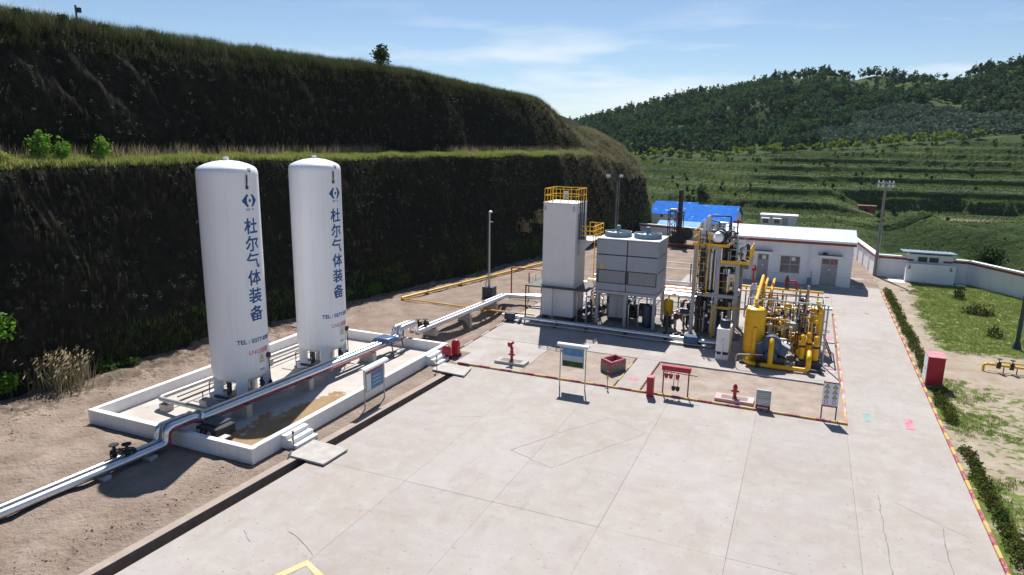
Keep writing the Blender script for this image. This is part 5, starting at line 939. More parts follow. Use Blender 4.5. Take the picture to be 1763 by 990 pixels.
MB().extr([(X1-.02, Y0, 4.5), (X1-.02, Y1, 4.5), (X1-.02, 83.5, 5.7)], (-.2, 0, 0)).build('gable', 'house_white', hs); MB().extr([(X0+.22, Y0, 4.5), (X0+.22, Y1, 4.5), (X0+.22, 83.5, 5.7)], (-.2, 0, 0)).build('gable', 'house_white', hs)
def door(xa, xb, zt, red=False):
    d = B('door', 'door_grey', hs, xa, Y0-.05, .12, xb, Y0+.02, zt-.72); B('transom_frame', 'window_frame', d, xa, Y0-.05, zt-.70, xb, Y0+.02, zt)
    m2 = (xa+xb)/2
    B('transom_pane', 'glass', d, xa+.07, Y0-.062, zt-.62, m2-.03, Y0-.052, zt-.08); B('transom_pane', 'glass', d, m2+.03, Y0-.062, zt-.62, xb-.07, Y0-.052, zt-.08)
    if red:
        for k in range(5): B('transom_blind', 'red_line', d, m2+.06, Y0-.07, zt-.58+.1*k, xb-.1, Y0-.063, zt-.52+.1*k)
    else: B('transom_blind', 'sign_white', d, m2-.1, Y0-.07, zt-.56, m2+.3, Y0-.063, zt-.14)
    B('handle', 'steel', d, xb-.2, Y0-.09, 1.1, xb-.14, Y0-.052, 1.3)
    if red: B('leaf_joint', 'dark_metal', d, m2-.01, Y0-.056, .14, m2+.01, Y0-.051, zt-.74); B('door_emblem', 'mesh_dark', d, m2-.18, Y0-.062, 1.15, m2+.18, Y0-.057, 1.5)
    B('door_notice', 'sign_white', d, m2-.14, Y0-.062, 1.75, m2+.1, Y0-.057, 1.9)
    c = B('canopy', 'house_white', hs, xa-.45, Y0-.95, zt+.18, xb+.4, Y0-.003, zt+.42, bevel=.02); B('canopy_stain', 'concrete_dark', c, xa-.35, Y0-.9, zt+.425, xb+.3, Y0-.01, zt+.44)
    B('step', 'cast_concrete', hs, xa-.3, Y0-.9, 0.0, xb+.3, Y0-.003, .11); return d
door(2.02, 3.62, 3.02, True); door(-4.5, -3.35, 3.02)
B('flower_pot', 'black', hs, 2.05, Y0-.7, 3.47, 2.5, Y0-.3, 3.72)
def window(par, xa, xb, za, zb, y, nx=2, nz=2, pane='glass'):
    w_ = B('window', 'window_frame', par, xa, y-.05, za, xb, y+.02, zb); sx, sz = (xb-xa)/nx, (zb-za)/nz
    for i in range(nx):
        for j in range(nz): B('pane', pane, w_, xa+sx*i+.05, y-.062, za+sz*j+.05, xa+sx*(i+1)-.05, y-.052, za+sz*(j+1)-.05)
    B('sill', 'house_white', w_, xa-.1, y-.16, za-.12, xb+.1, y-.053, za-.03); return w_
wn = window(hs, -2.12, -.12, 1.15, 3.0, Y0); B('blind', 'sign_white', wn, -1.0, Y0-.07, 2.5, -.6, Y0-.064, 2.9); window(hs, -6.8, -5.15, 1.15, 3.0, Y0)
T('downpipe', 'house_white', hs, [(.8, Y0-.12, 0.05), (.8, Y0-.12, 4.5)], .08, 8); B('meter_box', 'fan_blue', hs, .75, Y0-.4, .15, 1.2, Y0-.003, .8, bevel=.02); T('meter_pipe', 'steel', hs, [(1.15, Y0-.1, .8), (1.15, Y0-.1, 1.6)], .04, 6)
for z in (1.02, 3.08): B('wall_groove', 'grey_paint', hs, .95, Y0-.006, z, 1.95, Y0-.003, z+.03); B('wall_groove', 'grey_paint', hs, 3.7, Y0-.006, z, 4.95, Y0-.003, z+.03); B('wall_groove', 'grey_paint', hs, -3.3, Y0-.006, z, -2.25, Y0-.003, z+.03)
# ------------------------------------------------------------------ boundary walls
def bwall(label, pts, h=2.45, step=3.6, th=.24):
    t = thing('boundary_wall', label, 'wall', (*pts[0], 0))
    for (a, b) in zip(pts[:-1], pts[1:]):
        a, b = Vector((*a, 0)), Vector((*b, 0)); d = b-a; L_ = d.length; u = d/L_; s = Vector((-u.y, u.x, 0)); n = max(1, int(round(L_/step)))
        def pc(name, m, u0, u1, w_, z0, z1): return MB().extr([tuple(a+u*u0-s*w_+Vector((0, 0, z0))), tuple(a+u*u1-s*w_+Vector((0, 0, z0))), tuple(a+u*u1+s*w_+Vector((0, 0, z0))), tuple(a+u*u0+s*w_+Vector((0, 0, z0)))], (0, 0, z1-z0)).build(name, m, t)
        for i in range(n): pc('wall_panel', 'house_white', L_*i/n, L_*(i+1)/n, th/2, -.6, h-.32); pc('pilaster', 'house_white', max(0, L_*i/n-.17), L_*i/n+.17, th/2+.10, -.6, h-.33)
        pc('red_band', 'band_red', -.06, L_+.06, th/2+.115, h-.315, h-.08); pc('coping', 'white_wash', -.1, L_+.1, th/2+.17, h-.075, h+.09)
    return t
bwall('white boundary wall running behind the station house', [(6.4, 105.0), (-27.2, 112.6)], 1.75); bwall('white boundary wall with posts beside the pole, running back', [(8.15, 89.8), (6.5, 104.8)])
bwall('short white boundary wall between the pole and the toilet hut', [(8.3, 89.65), (11.3, 89.5)]); bwall('white boundary wall on the right side of the lawn', [(15.4, 88.6), (17.2, 88.4), (21.0, 82.0), (31, 66)], 2.6)
# ------------------------------------------------------------------ toilet hut
kh = thing('toilet_hut', 'small white hut with teal metal roof and screen wall', 'hut', (13.2, 88, 0))
B('body', 'house_white', kh, 11.2, 87.6, -.1, 15.4, 90.2, 3.1); B('screen_wall', 'house_white', kh, 10.9, 86.8, -.1, 15.65, 87.0, 2.15, bevel=.02); B('side_wall', 'house_white', kh, 10.9, 87.01, -.1, 11.05, 87.59, 2.15)
MB().add([(10.5, 86.9, 3.30), (15.7, 86.9, 3.30), (15.7, 90.6, 3.06), (10.5, 90.6, 3.06), (10.5, 86.9, 3.42), (15.7, 86.9, 3.42), (15.7, 90.6, 3.18), (10.5, 90.6, 3.18)], [(3, 2, 1, 0), (4, 5, 6, 7), (0, 1, 5, 4), (1, 2, 6, 5), (2, 3, 7, 6), (3, 0, 4, 7)]).build('roof', 'fan_blue', kh)
for i in range(12): MB().extr([(10.55+.44*i, 86.88, 3.43), (10.59+.44*i, 86.88, 3.43), (10.59+.44*i, 86.88, 3.47), (10.55+.44*i, 86.88, 3.47)], (0, 3.7, -.24)).build('roof_rib', 'pale_roof', kh)
window(kh, 12.0, 12.95, 2.25, 2.85, 87.6, 1, 1); window(kh, 13.1, 14.05, 2.25, 2.85, 87.6, 1, 1); B('red_band', 'band_red', kh, 10.95, 87.57, 2.3, 11.6, 87.597, 2.52); B('red_band', 'band_red', kh, 14.5, 87.57, 2.3, 15.38, 87.597, 2.52)
for x in (11.2, 15.2):
    s_ = B('sign_plate', 'sign_white', kh, x-.22, 86.76, 1.45, x+.22, 86.797, 2.05); MB().lathe((x, 86.755, 1.85), [(.07, -.003), (.07, .003)], 12, 'y').build('figure_head', 'band_red', s_); MB().extr([(x-.11, 86.758, 1.55), (x+.11, 86.758, 1.55), (x+.05, 86.758, 1.77), (x-.05, 86.758, 1.77)], (0, -.006, 0)).build('figure_body', 'band_red', s_)
B('plinth', 'cast_concrete', kh, 10.7, 86.5, -.05, 15.9, 86.79, .08); tag(MB().prism([(15.9, 86.6), (16.8, 86.5), (16.8, 87.4), (15.9, 87.5)], 0, .1).build('paving_slab', 'white_wash', None, origin=(16.3, 87, 0)), 'pale slab at the right end of the toilet hut', 'slab')
tag(MB().prism([(9.3, 85.8), (10.85, 85.7), (10.85, 88.6), (9.3, 88.7)], 0, .06).build('paving_slab', 'white_wash', None, origin=(10, 87, 0)), 'pale slab left of the toilet hut', 'slab')
# ------------------------------------------------------------------ poles
up_ = thing('utility_pole', 'tall concrete power pole with insulators by the white wall', 'pole', (8.05, 89.3, 0)); T('shaft', 'pole_grey', up_, [(8.05, 89.3, -.2), (8.05, 89.3, 11.0)], [.2, .12], 12)
for z, m_ in ((10.3, 'steel'), (10.75, 'steel')): B('cross_arm', m_, up_, 7.2, 89.2, z, 8.9, 89.3, z+.09)
for z in (10.39, 10.84):
    for x in (7.3, 7.75, 8.4, 8.8): MB().lathe((x, 89.25, z), [(.03, 0), (.09, .06), (.05, .1), (.09, .16), (.03, .24)], 8).build('insulator', 'sign_white', up_)
T('conduit', 'steel', up_, [(8.22, 89.1, 0), (8.2, 89.15, 6)], .04, 6)
lf = thing('lamp_post', 'tall lamp post with two floodlights in front of the bank end', 'lamp post', (-25.3, 96, 0)); T('shaft', 'dark_metal', lf, [(-25.3, 96, -.2), (-25.3, 96, 10.4)], [.16, .1], 10); B('arm', 'dark_metal', lf, -26.5, 95.95, 9.9, -24.4, 96.05, 10.0)
B('floodlight', 'sign_white', lf, -26.75, 95.7, 9.95, -26.15, 96.0, 10.35, bevel=.03); B('floodlight', 'sign_white', lf, -24.8, 95.7, 10.05, -24.35, 96.0, 10.4, bevel=.03); ladder(lf, (-24.98, 96, 1.5), (-24.98, 96, 9.6), (1, 0, 0), 'steel', .3, .025, .4)
ln = thing('camera_pole', 'slim steel camera pole on a dark blue base box', 'pole', (-27.5, 58.4, 0)); B('base_box', 'blue_black', ln, -28.05, 57.95, -.1, -26.95, 58.95, 1.1, bevel=.03); T('shaft', 'steel', ln, [(-27.5, 58.4, 1.1), (-27.5, 58.4, 8.4)], [.11, .07], 10); T('cable_tube', 'dark_metal', ln, rounded([(-27.62, 58.3, 8.2), (-27.68, 58.3, 1.9), (-27.8, 58.2, 1.3), (-27.6, 58.1, 1.1)], .15), .03, 6)
MB().lathe((-27.35, 58.3, 8.35), [(.05, -.1), (.16, -.06), (.16, .06), (.05, .12)], 12).build('camera_dome', 'sign_white', ln); B('bracket', 'steel', ln, -27.6, 58.35, 8.25, -27.2, 58.45, 8.32); B('bracket', 'steel', ln, -27.5, 58.35, 7.35, -27.15, 58.45, 7.42)
lr = thing('lamp_post', 'dark green lamp post on the lawn at the right edge', 'lamp post', (15.7, 61.1, 0)); T('shaft', 'post_green', lr, [(15.7, 61.1, -.1), (15.7, 61.1, 7.5)], [.16, .11], 12); MB().lathe((15.7, 61.1, 0), [(.34, 0), (.3, .1), (.2, .5), (.17, .55)], 14).build('base', 'post_green', lr); B('side_box', 'solar_blue', lr, 15.95, 60.9, 1.3, 16.8, 61.3, 1.75, bevel=.03); B('box_bracket', 'dark_metal', lr, 16.1, 60.95, 1.0, 16.6, 61.25, 1.29); T('lamp_arm', 'post_green', lr, rounded([(15.7, 61.1, 7.4), (15.7, 61.1, 7.7), (17, 61.1, 7.9)], .2), .06, 8)
tp = thing('survey_post', 'small post with a box on the skyline of the bank', 'post', tuple(bank_pt(np.array([36.4]), np.array([11.4]))[0])); p_ = ORIG[tp.name]; T('shaft', 'wood', tp, [p_, (p_[0], p_[1], p_[2]+1.55)], .075, 7); B('box', 'dark_metal', tp, p_[0]-.02, p_[1]+.08, p_[2]+1.05, p_[0]+.2, p_[1]+.3, p_[2]+1.4)
# ------------------------------------------------------------------ black engine with stack, blue sheds, container
pj = thing('gas_engine', 'black engine with tall chimney, lattice frame and flywheel', 'engine', (-17, 102, 0))
MB().lathe((-17.05, 102, 0), [(.42, 0), (.36, 1.2), (.33, 5), (.33, 8.2), (.28, 8.25)], 18).build('chimney', 'black', pj); B('engine_block', 'black', pj, -18.4, 101.2, .2, -16.0, 103.2, 1.5, bevel=.08); B('engine_head', 'dark_metal', pj, -18.0, 101.4, 1.5, -17.2, 102.6, 2.2, bevel=.05)
MB().lathe((-15.85, 101.7, 1.9), [(.75, -.12), (.92, -.12), (.92, .12), (.75, .12)], 30, 'y').build('flywheel_rim', 'black', pj)
for k in range(6):
    a = k*math.pi/3; T('flywheel_spoke', 'black', pj, [(-15.85, 101.7, 1.9), (-15.85+.8*math.cos(a), 101.7, 1.9+.8*math.sin(a))], .05, 6)
for x in (-18.6, -17.6, -16.6):
    for y in (101.3, 102.7): T('frame_post', 'dark_metal', pj, [(x, y, 0), (x, y, 5.0)], .07, 6)
for z in (2.6, 3.8, 5.0):
    for x0_, x1_ in ((-18.6, -17.6), (-17.6, -16.6)): T('brace', 'dark_metal', pj, [(x0_, 101.3, z-1.2), (x1_, 101.3, z)], .045, 6); T('brace', 'dark_metal', pj, [(x0_, 101.3, z), (x1_, 101.3, z-1.2)], .045, 6)
B('frame_top', 'dark_metal', pj, -18.7, 101.2, 5.0, -16.5, 102.8, 5.15); B('silencer', 'sign_white', pj, -18.5, 101.4, 5.16, -17.5, 102.4, 5.45, bevel=.08); T('red_sled', 'rust', pj, [(-18.8, 99.6, .35), (-13.5, 99.8, .35)], .3, 10)
def shed(name, label, X0, X1, Y0, Y1, ze, zr, yr, roof, wall='house_white', nr=14):
    t = thing(name, label, 'shed', ((X0+X1)/2, Y0, 0)); z = -.4
    MB().add([(X0, Y0, z), (X1, Y0, z), (X1, Y1, z), (X0, Y1, z), (X0, Y0, ze), (X1, Y0, ze), (X1, Y1, ze), (X0, Y1, ze), (X0, yr, zr-.05), (X1, yr, zr-.05)], [(0, 1, 5, 4), (2, 3, 7, 6), (1, 2, 6, 9, 5), (3, 0, 4, 8, 7), (0, 3, 2, 1)]).build('wall', wall, t, smooth=False)
    w_ = (X1-X0+.8)/nr
    for i in range(nr):
        xa = X0-.4+w_*i
        for ya, za, yb, zb in ((Y0-.5, ze-.12, yr, zr+.02), (yr, zr+.02, Y1+.5, ze-.12)):
            MB().add([(xa+.004, ya, za), (xa+w_-.004, ya, za), (xa+w_-.004, yb, zb), (xa+.004, yb, zb), (xa+.004, ya, za+.07), (xa+w_-.004, ya, za+.07), (xa+w_-.004, yb, zb+.07), (xa+.004, yb, zb+.07)], [(3, 2, 1, 0), (4, 5, 6, 7), (0, 1, 5, 4), (1, 2, 6, 5), (2, 3, 7, 6), (3, 0, 4, 7)]).build('roof_sheet', roof, t)
    return t
s1 = shed('blue_roof_shed', 'shed with a blue roof and pale gable wall nearest the bank', -26.8, -19.4, 128, 139, 2.0, 3.75, 134, 'blue_roof'); B('vent', 'rust', s1, -25.0, 127.95, 1.35, -24.5, 127.998, 1.8)
s2 = shed('blue_roof_shed', 'larger shed with weathered blue roof behind the black engine', -19.2, -11.4, 119.5, 137, 1.7, 3.85, 129, 'blue_roof'); B('door_gap', 'black', s2, -11.395, 121.5, .0, -11.35, 123.5, 1.7); B('red_sign', 'red', s2, -11.3, 120.5, 1.0, -9.8, 120.6, 2.2)
shed('pale_roof_shed', 'low lean-to with pale blue roof in front of the sheds', -22.6, -16.4, 114.6, 119.0, 1.35, 1.85, 117.6, 'lean_roof')
cn = thing('site_container', 'white site container with awnings behind the station house', 'container', (-4.6, 135, 0)); B('body', 'box_white', cn, -7.8, 135, -.5, -1.4, 138, 2.0); B('roof', 'white_wash', cn, -7.9, 134.9, 2.003, -1.3, 138.1, 2.15)
for x in (-7.3, -5.3): B('window', 'glass', cn, x, 134.96, .6, x+.9, 134.997, 1.6); MB().extr([(x-.3, 134.95, 1.75), (x-.3, 134.2, 1.5), (x-.3, 134.2, 1.54), (x-.3, 134.95, 1.8)], (1.5, 0, 0)).build('awning', 'white_wash', cn)
B('door', 'grey_paint', cn, -3.9, 134.96, -.3, -3.0, 134.997, 1.7); T('corner_post', 'steel', cn, [(-1.42, 134.98, -.4), (-1.42, 134.98, 2.0)], .06, 6)
bh_ = thing('brick_hut', 'tiny red brick hut on the far bare terrace', 'hut', (13.0, 180, -.8)); B('wall', 'brick', bh_, 11.2, 179, -1.2, 14.6, 181.5, .9); B('roof', 'rust', bh_, 10.9, 178.7, .903, 14.9, 181.8, 1.2); B('doorway', 'black', bh_, 12.3, 178.95, -1.0, 13.1, 178.997, .5)
# ------------------------------------------------------------------ red pipe frame and yellow ground pipe
rf = thing('red_pipe', 'red pipe on posts left of the white tower', 'pipe', (-26.1, 60.6, 0)); T('pipe', 'red', rf, rounded([(-26.1, 60.6, -.1), (-26.1, 60.6, 2.75), (-20.2, 60.9, 2.7)], .15), .07, 8)
for x, m_ in ((-23.8, 'rust'), (-22.0, 'rust')): T('post', m_, rf, [(x, 59.5, 0), (x, 59.5, 2.6)], .05, 6)
yg = thing('ground_pipe', 'yellow pipe lying on the earth at the foot of the bank', 'pipe', (-34.4, 53.6, 0)); T('pipe', 'yellow', yg, [(-34.4, 53.6, .22), (-32.2, 63.5, .24), (-29.3, 76.6, .24), (-27.2, 86, .24)], .13, 8); T('pipe', 'yellow', yg, rounded([(-34.4, 53.6, .22), (-34.2, 53.55, .2), (-25.8, 53.2, .2), (-20.8, 53.4, .2)], .1), .07, 8)
for y in (57, 62, 67, 72): x = -34.4+(y-53.6)*.2217; B('sleeper', 'wood', yg, x-.3, y-.1, 0, x+.3, y+.1, .1); T('pin', 'black', yg, [(x+.15, y, 0), (x+.15, y, .55)], .025, 5)
# ------------------------------------------------------------------ notice boards and fire points
def half_roof(t, c, axis, L_, r_=.24):
    P = [(r_*math.cos(a), r_*.75*math.sin(a)) for a in [math.pi*i/8 for i in range(9)]]+[((r_-.03)*math.cos(a), (r_-.03)*.75*math.sin(a)) for a in [math.pi*(8-i)/8 for i in range(9)]]
    if axis == 'x': MB().extr([(c[0]-L_/2, c[1]+a, c[2]+b) for a, b in P], (L_, 0, 0)).build('awning', 'sign_white', t)
    else: MB().extr([(c[0]+a, c[1]-L_/2, c[2]+b) for a, b in P], (0, L_, 0)).build('awning', 'sign_white', t)
nb = thing('notice_board', 'notice board with a landscape poster and white awning', 'notice board', (-12.3, 38.3, 0))
for x in (-13.12, -11.48): T('post', 'steel', nb, [(x, 38.3, 0), (x, 38.3, 2.75)], .04, 8)
half_roof(nb, (-12.3, 38.3, 2.68), 'x', 2.0); pn = B('panel', 'window_frame', nb, -13.0, 38.27, 1.35, -11.6, 38.33, 2.6)
B('sky_print', 'sign_blue', pn, -12.95, 38.262, 2.1, -11.65, 38.268, 2.55); B('haze_print', 'logo_grey', pn, -12.95, 38.262, 1.75, -11.65, 38.268, 2.098); MB().extr([(-12.95, 38.262, 1.4), (-11.65, 38.262, 1.4), (-11.65, 38.262, 1.72), (-12.95, 38.262, 1.745)], (0, .006, 0)).build('field_print', 'leaf_green', pn)
n2 = thing('notice_board', 'blue notice board with white awning beside the bund wall', 'notice board', (-21.8, 31, 0))
for y in (30.0, 31.95): T('post', 'steel', n2, [(-21.82, y, 0), (-21.82, y, 2.3)], .04, 8)
half_roof(n2, (-21.82, 30.98, 2.28), 'y', 2.35); pn = B('panel', 'window_frame', n2, -21.85, 30.12, .95, -21.79, 31.84, 2.2)
B('heading_print', 'red_line', pn, -21.787, 30.18, 2.0, -21.783, 31.78, 2.16); B('blue_print', 'sign_blue', pn, -21.787, 30.62, 1.0, -21.783, 31.78, 1.98); B('white_print', 'sign_white', pn, -21.787, 30.18, 1.0, -21.783, 30.6, 1.98)
for k in range(3): B('text_print', 'logo_grey', pn, -21.782, 30.75, 1.2+.22*k, -21.779, 31.6, 1.27+.22*k)
wb2 = thing('warning_board', 'white safety board with yellow warning symbols at the kerb corner', 'sign', (2.2, 39.7, 0))
for x in (1.84, 2.58): T('post', 'dark_metal', wb2, [(x, 39.72, 0), (x, 39.72, 2.25)], .035, 8)
pn = B('panel', 'sign_white', wb2, 1.8, 39.66, .78, 2.62, 39.69, 2.24); B('top_band', 'red_line', pn, 1.8, 39.652, 2.15, 2.62, 39.657, 2.24); B('bottom_band', 'red_line', pn, 1.8, 39.652, .78, 2.62, 39.657, .87)
for i in range(2):
    for j in range(4):
        cx_, cz_ = 2.01+.4*i, 1.1+.3*j
        if j == 0: MB().lathe((cx_, 39.652, cz_), [(.1, -.003), (.1, .003)], 16, 'y').build('prohibition_symbol', 'red_line', pn); MB().lathe((cx_, 39.647, cz_), [(.07, -.002), (.07, .002)], 16, 'y').build('symbol_field', 'sign_white', pn)
        else: MB().extr([(cx_-.13, 39.655, cz_-.1), (cx_+.13, 39.655, cz_-.1), (cx_, 39.655, cz_+.12)], (0, -.006, 0)).build('warning_triangle', 'black', pn); MB().extr([(cx_-.09, 39.647, cz_-.075), (cx_+.09, 39.647, cz_-.075), (cx_, 39.647, cz_+.075)], (0, -.004, 0)).build('triangle_field', 'sign_yellow', pn)
        B('caption', 'logo_grey', pn, cx_-.12, 39.652, cz_-.16, cx_+.12, 39.657, cz_-.125)
fb = thing('frame_board', 'small steel framed board on a red base by the kerb', 'board', (-1.22, 39.7, 0))
B('frame', 'window_frame', fb, -1.63, 39.62, .28, -.83, 39.82, 1.2, bevel=.01); B('grid_print', 'mesh_dark', fb, -1.56, 39.61, .7, -.9, 39.617, 1.14); B('lower_print', 'grey_paint', fb, -1.56, 39.61, .32, -.9, 39.617, .66); B('base', 'red', fb, -1.63, 39.58, 0, -.83, 39.86, .27, bevel=.01); B('label_strip', 'sign_white', fb, -1.52, 39.572, .1, -.94, 39.578, .2)
MB().extr([(-1.5, 39.608, .34), (-1.42, 39.608, .34), (-.92, 39.608, .62), (-1.0, 39.608, .62)], (0, -.006, 0)).build('diagonal_bar', 'sign_white', fb)
for k in range(3): B('grid_line', 'sign_white', fb, -1.54, 39.602, .78+.11*k, -.92, 39.607, .8+.11*k)
br = thing('bucket_rack', 'fire bucket stand with a red roof box', 'fire stand', (-6.25, 39.8, 0))
for x in (-7.0, -5.5): T('post', 'rust', br, [(x, 39.8, 0), (x, 39.8, 1.6)], .04, 8)
B('roof_box', 'red', br, -7.1, 39.62, 1.55, -5.4, 40.0, 1.85, bevel=.02); T('hanger_bar', 'dark_metal', br, [(-7.0, 39.8, 1.45), (-5.0, 39.8, 1.4)], .025, 6)
for k, x in enumerate((-6.82, -6.55, -6.15)): bk = thing('fire_bucket', ['leftmost red bucket hanging in the fire stand', 'middle red bucket hanging in the fire stand', 'rightmost red bucket hanging in the fire stand'][k], 'bucket', (x, 39.74, 1.05), 'fire buckets'); MB().lathe((x, 39.74, 1.05), [(.06, 0), (.09, .02), (.14, .26), (.12, .26)], 14).build('pail', 'red', bk); T('bail', 'dark_metal', bk, [(x-.13, 39.74, 1.3), (x, 39.76, 1.43), (x+.13, 39.74, 1.3)], .012, 5)
for k, x in enumerate((-6.35, -6.1)): sv = thing('shovel', ['shovel hanging left in the fire stand', 'shovel hanging right in the fire stand'][k], 'shovel', (x, 39.72, .45), 'shovels on the fire stand'); T('shaft', 'wood', sv, [(x, 39.72, .62), (x, 39.76, 1.38)], .022, 6); MB().extr([(x-.12, 39.7, .62), (x-.12, 39.7, .4), (x, 39.7, .28), (x+.12, 39.7, .4), (x+.12, 39.7, .62)], (0, .02, 0)).build('blade', 'black', sv)
rb = thing('red_post', 'square red fire post standing on the front kerb', 'post', (-7.6, 39.1, 0)); B('body', 'red', rb, -7.8, 38.85, .0, -7.42, 39.28, 1.2, bevel=.02); B('cap', 'pink_paint', rb, -7.82, 38.83, 1.201, -7.4, 39.3, 1.26)
def hydrant(label, x, y, base, tall):
    t = thing('fire_hydrant', label, 'hydrant', (x, y, 0)); b_ = B('base_slab', base, t, x-1.1, y-.5, .0, x+1.1, y+.5, .2, bevel=.02); B('gravel_pit', 'concrete_dark', t, x-.75, y-.3, .201, x+.75, y+.3, .21)
    MB().lathe((x, y, .21), [(.14, 0), (.14, .05), (.1, .06), (.1, .55), (.14, .56), (.14, .63), (.1, .64)], 14).build('barrel', 'red', t)
    if tall: MB().lathe((x, y, .85), [(.1, 0), (.11, .25), (.16, .3)], 12).build('neck', 'red', t); T('elbow', 'red', t, rounded([(x, y, 1.1), (x-.1, y, 1.35), (x-.3, y-.05, 1.4)], .08), .09, 8); T('monitor', 'red', t, [(x-.25, y, 1.2), (x+.12, y, 1.5)], .09, 8)
    else: MB().lathe((x, y, .85), [(.13, 0), (.12, .1), (.05, .2)], 12).build('bonnet', 'red', t)
    for s in (-1, 1): MB().lathe((x+.16*s, y, .62), [(.06, -.07), (.075, 0), (.06, .07)], 10, 'x').build('outlet', 'red', t)
hydrant('tall red hydrant with a monitor on a grey slab', -17.6, 41.1, 'cast_concrete', True); hydrant('red hydrant on a pink slab by the front kerb', -2.86, 40.45, 'pink_dust', False)
sb = thing('sand_box', 'open red masonry sand box', 'sand box', (-10.85, 43.0, 0))
P4 = [(-11.7, 42.5), (-10.75, 41.75), (-10.12, 43.1), (-11.05, 43.85)]
for i in range(4):
    a, b = Vector((*P4[i], 0)), Vector((*P4[(i+1) % 4], 0)); u = (b-a).normalized(); s = Vector((-u.y, u.x, 0))*.17
    MB().extr([tuple(a), tuple(b-u*.175), tuple(b-u*.175+s), tuple(a+s)], (0, 0, .82)).build('side_wall', 'red_line', sb, bevel=.015)
    MB().extr([tuple(a+u*.005+Vector((0, 0, .0))-s*.03), tuple(b-u*.005-s*.03), tuple(b-u*.005-s*.005), tuple(a+u*.005-s*.005)], (0, 0, .55)).build('render_coat', 'concrete_dark', sb)
MB().prism([(-11.5, 42.5), (-10.75, 41.95), (-10.3, 43.05), (-11.05, 43.65)], 0.02, .38).build('sand', 'patch_earth', sb)
for k, (x, y, h, lb) in enumerate(((-22.05, 39.95, 1.0, 'shorter red covered extinguisher at the bund corner'), (-21.75, 40.75, 1.25, 'taller red covered extinguisher at the bund corner'))):
    t = thing('fire_extinguisher', lb, 'extinguisher', (x, y, 0), 'covered extinguishers')
    MB().add([(x+a*s, y+b*s*.8, z) for z, s in ((.1, .25), (.15, .27), (h*.8, .26), (h*.95, .2), (h, .12)) for a, b in ((-1, -1), (1, -1), (1, 1), (-1, 1))], [(3, 2, 1, 0), (16, 17, 18, 19)]+[(4*i+j, 4*i+(j+1) % 4, 4*i+4+(j+1) % 4, 4*i+4+j) for i in range(4) for j in range(4)]).build('cover', 'red', t, bevel=.05); B('foot_plate', 'black', t, x-.22, y-.2, .02, x+.22, y+.2, .095)
    for s in (-1, 1): MB().lathe((x+.3*s, y+.15, .14), [(.12, -.03), (.12, .03)], 12, 'x').build('wheel', 'black', t)
rc = thing('hose_cabinet', 'red fire hose cabinet beside the hedge', 'cabinet', (8.55, 48.9, 0)); B('body', 'red', rc, 8.010, 48.35, .1, 8.940, 49.75, 1.95, bevel=.02); B('plinth', 'cast_concrete', rc, 7.990, 48.33, -.05, 8.960, 49.77, .099); B('top', 'pink_paint', rc, 7.970, 48.31, 1.951, 8.980, 49.79, 1.99)
for y in (48.42, 49.08): d_ = B('door', 'sign_white', rc, 7.975, y, .2, 8.007, y+.6, 1.88, bevel=.008); B('handle', 'black', d_, 7.950, y+.45, 1.0, 7.973, y+.5, 1.15)
gp = thing('gas_manifold', 'yellow gas pipe with black valves on the grass', 'pipe', (14.5, 53.7, 0)); T('pipe', 'yellow', gp, rounded([(12.15, 53.7, -.1), (12.15, 53.8, .5), (19.5, 53.3, .5)], .2), .085, 8); T('pipe', 'yellow', gp, rounded([(12.35, 54.2, .35), (13.2, 54.25, .62), (16.0, 54.1, .62)], .2), .05, 8)
for x in (13.0, 13.75, 14.65, 16.2): MB().lathe((x, 53.72, .5), [(.05, -.22), (.14, -.2), (.14, .2), (.05, .25)], 10).build('valve', 'black', gp); T('stem', 'black', gp, [(x, 53.72, .7), (x, 53.72, .95)], .03, 6); MB().lathe((x, 53.72, .95), [(.03, -.015), (.15, -.02), (.15, .02), (.03, .015)], 12).build('hand_wheel', 'black', gp); T('pipe_leg', 'dark_metal', gp, [(x+.3, 53.68, 0), (x+.3, 53.68, .45)], .035, 6)
# ------------------------------------------------------------------ lawn, hedge and other plants
LX, LY = np.meshgrid(np.concatenate([np.arange(7.7, 26, .3), np.arange(26, 60, 2)]), np.concatenate([np.arange(-18, 12, 1.5), np.arange(12, 95, .35)]))
LZ = fbm(LX*.15, LY*.15, 3)*.2*np.clip((LX-8.3)/2, 0, 1)+fbm(LX*.9, LY*.9, 3)*.05-.03
lw = grid('lawn', LX, LY, LZ, 'lawn_soil')
def lawn_veg(X, Y):
    a = np.clip((X-9.3-np.clip((Y-70)/16, 0, 1)*1.2)/1.6, 0, 1)*np.clip((Y-56.5)/2.5, 0, 1)*.72        # the green lawn
    b = np.clip((52.0-Y)/3, 0, 1)*(.56+.85*fbm(X*.16+4, Y*.16, 3))                                        # patchy weeds nearer
    return np.clip(a+b, 0, 1)
setattr_(lw, 'veg', lawn_veg(LX, LY)+.1*np.clip((9.3-LX)/.8, 0, 1))
n_ = 60000; X_ = rng.uniform(8.3, 24, n_); Y_ = rng.uniform(24, 88, n_); k_ = lawn_veg(X_, Y_)+fbm(X_*.8, Y_*.8, 3)*.55 > .46; X_, Y_ = X_[k_], Y_[k_]
Z_ = fbm(X_*.15, Y_*.15, 3)*.2*np.clip((X_-8.3)/2, 0, 1)+fbm(X_*.9, Y_*.9, 3)*.05-.04
V_, F_ = tufts(np.stack([X_, Y_, Z_], -1), .12, .035, 4, .9); npmesh('lawn_grass', V_, F_, 'lawn_grass', 'stuff')['label'] = 'patchy short green grass right of the road'
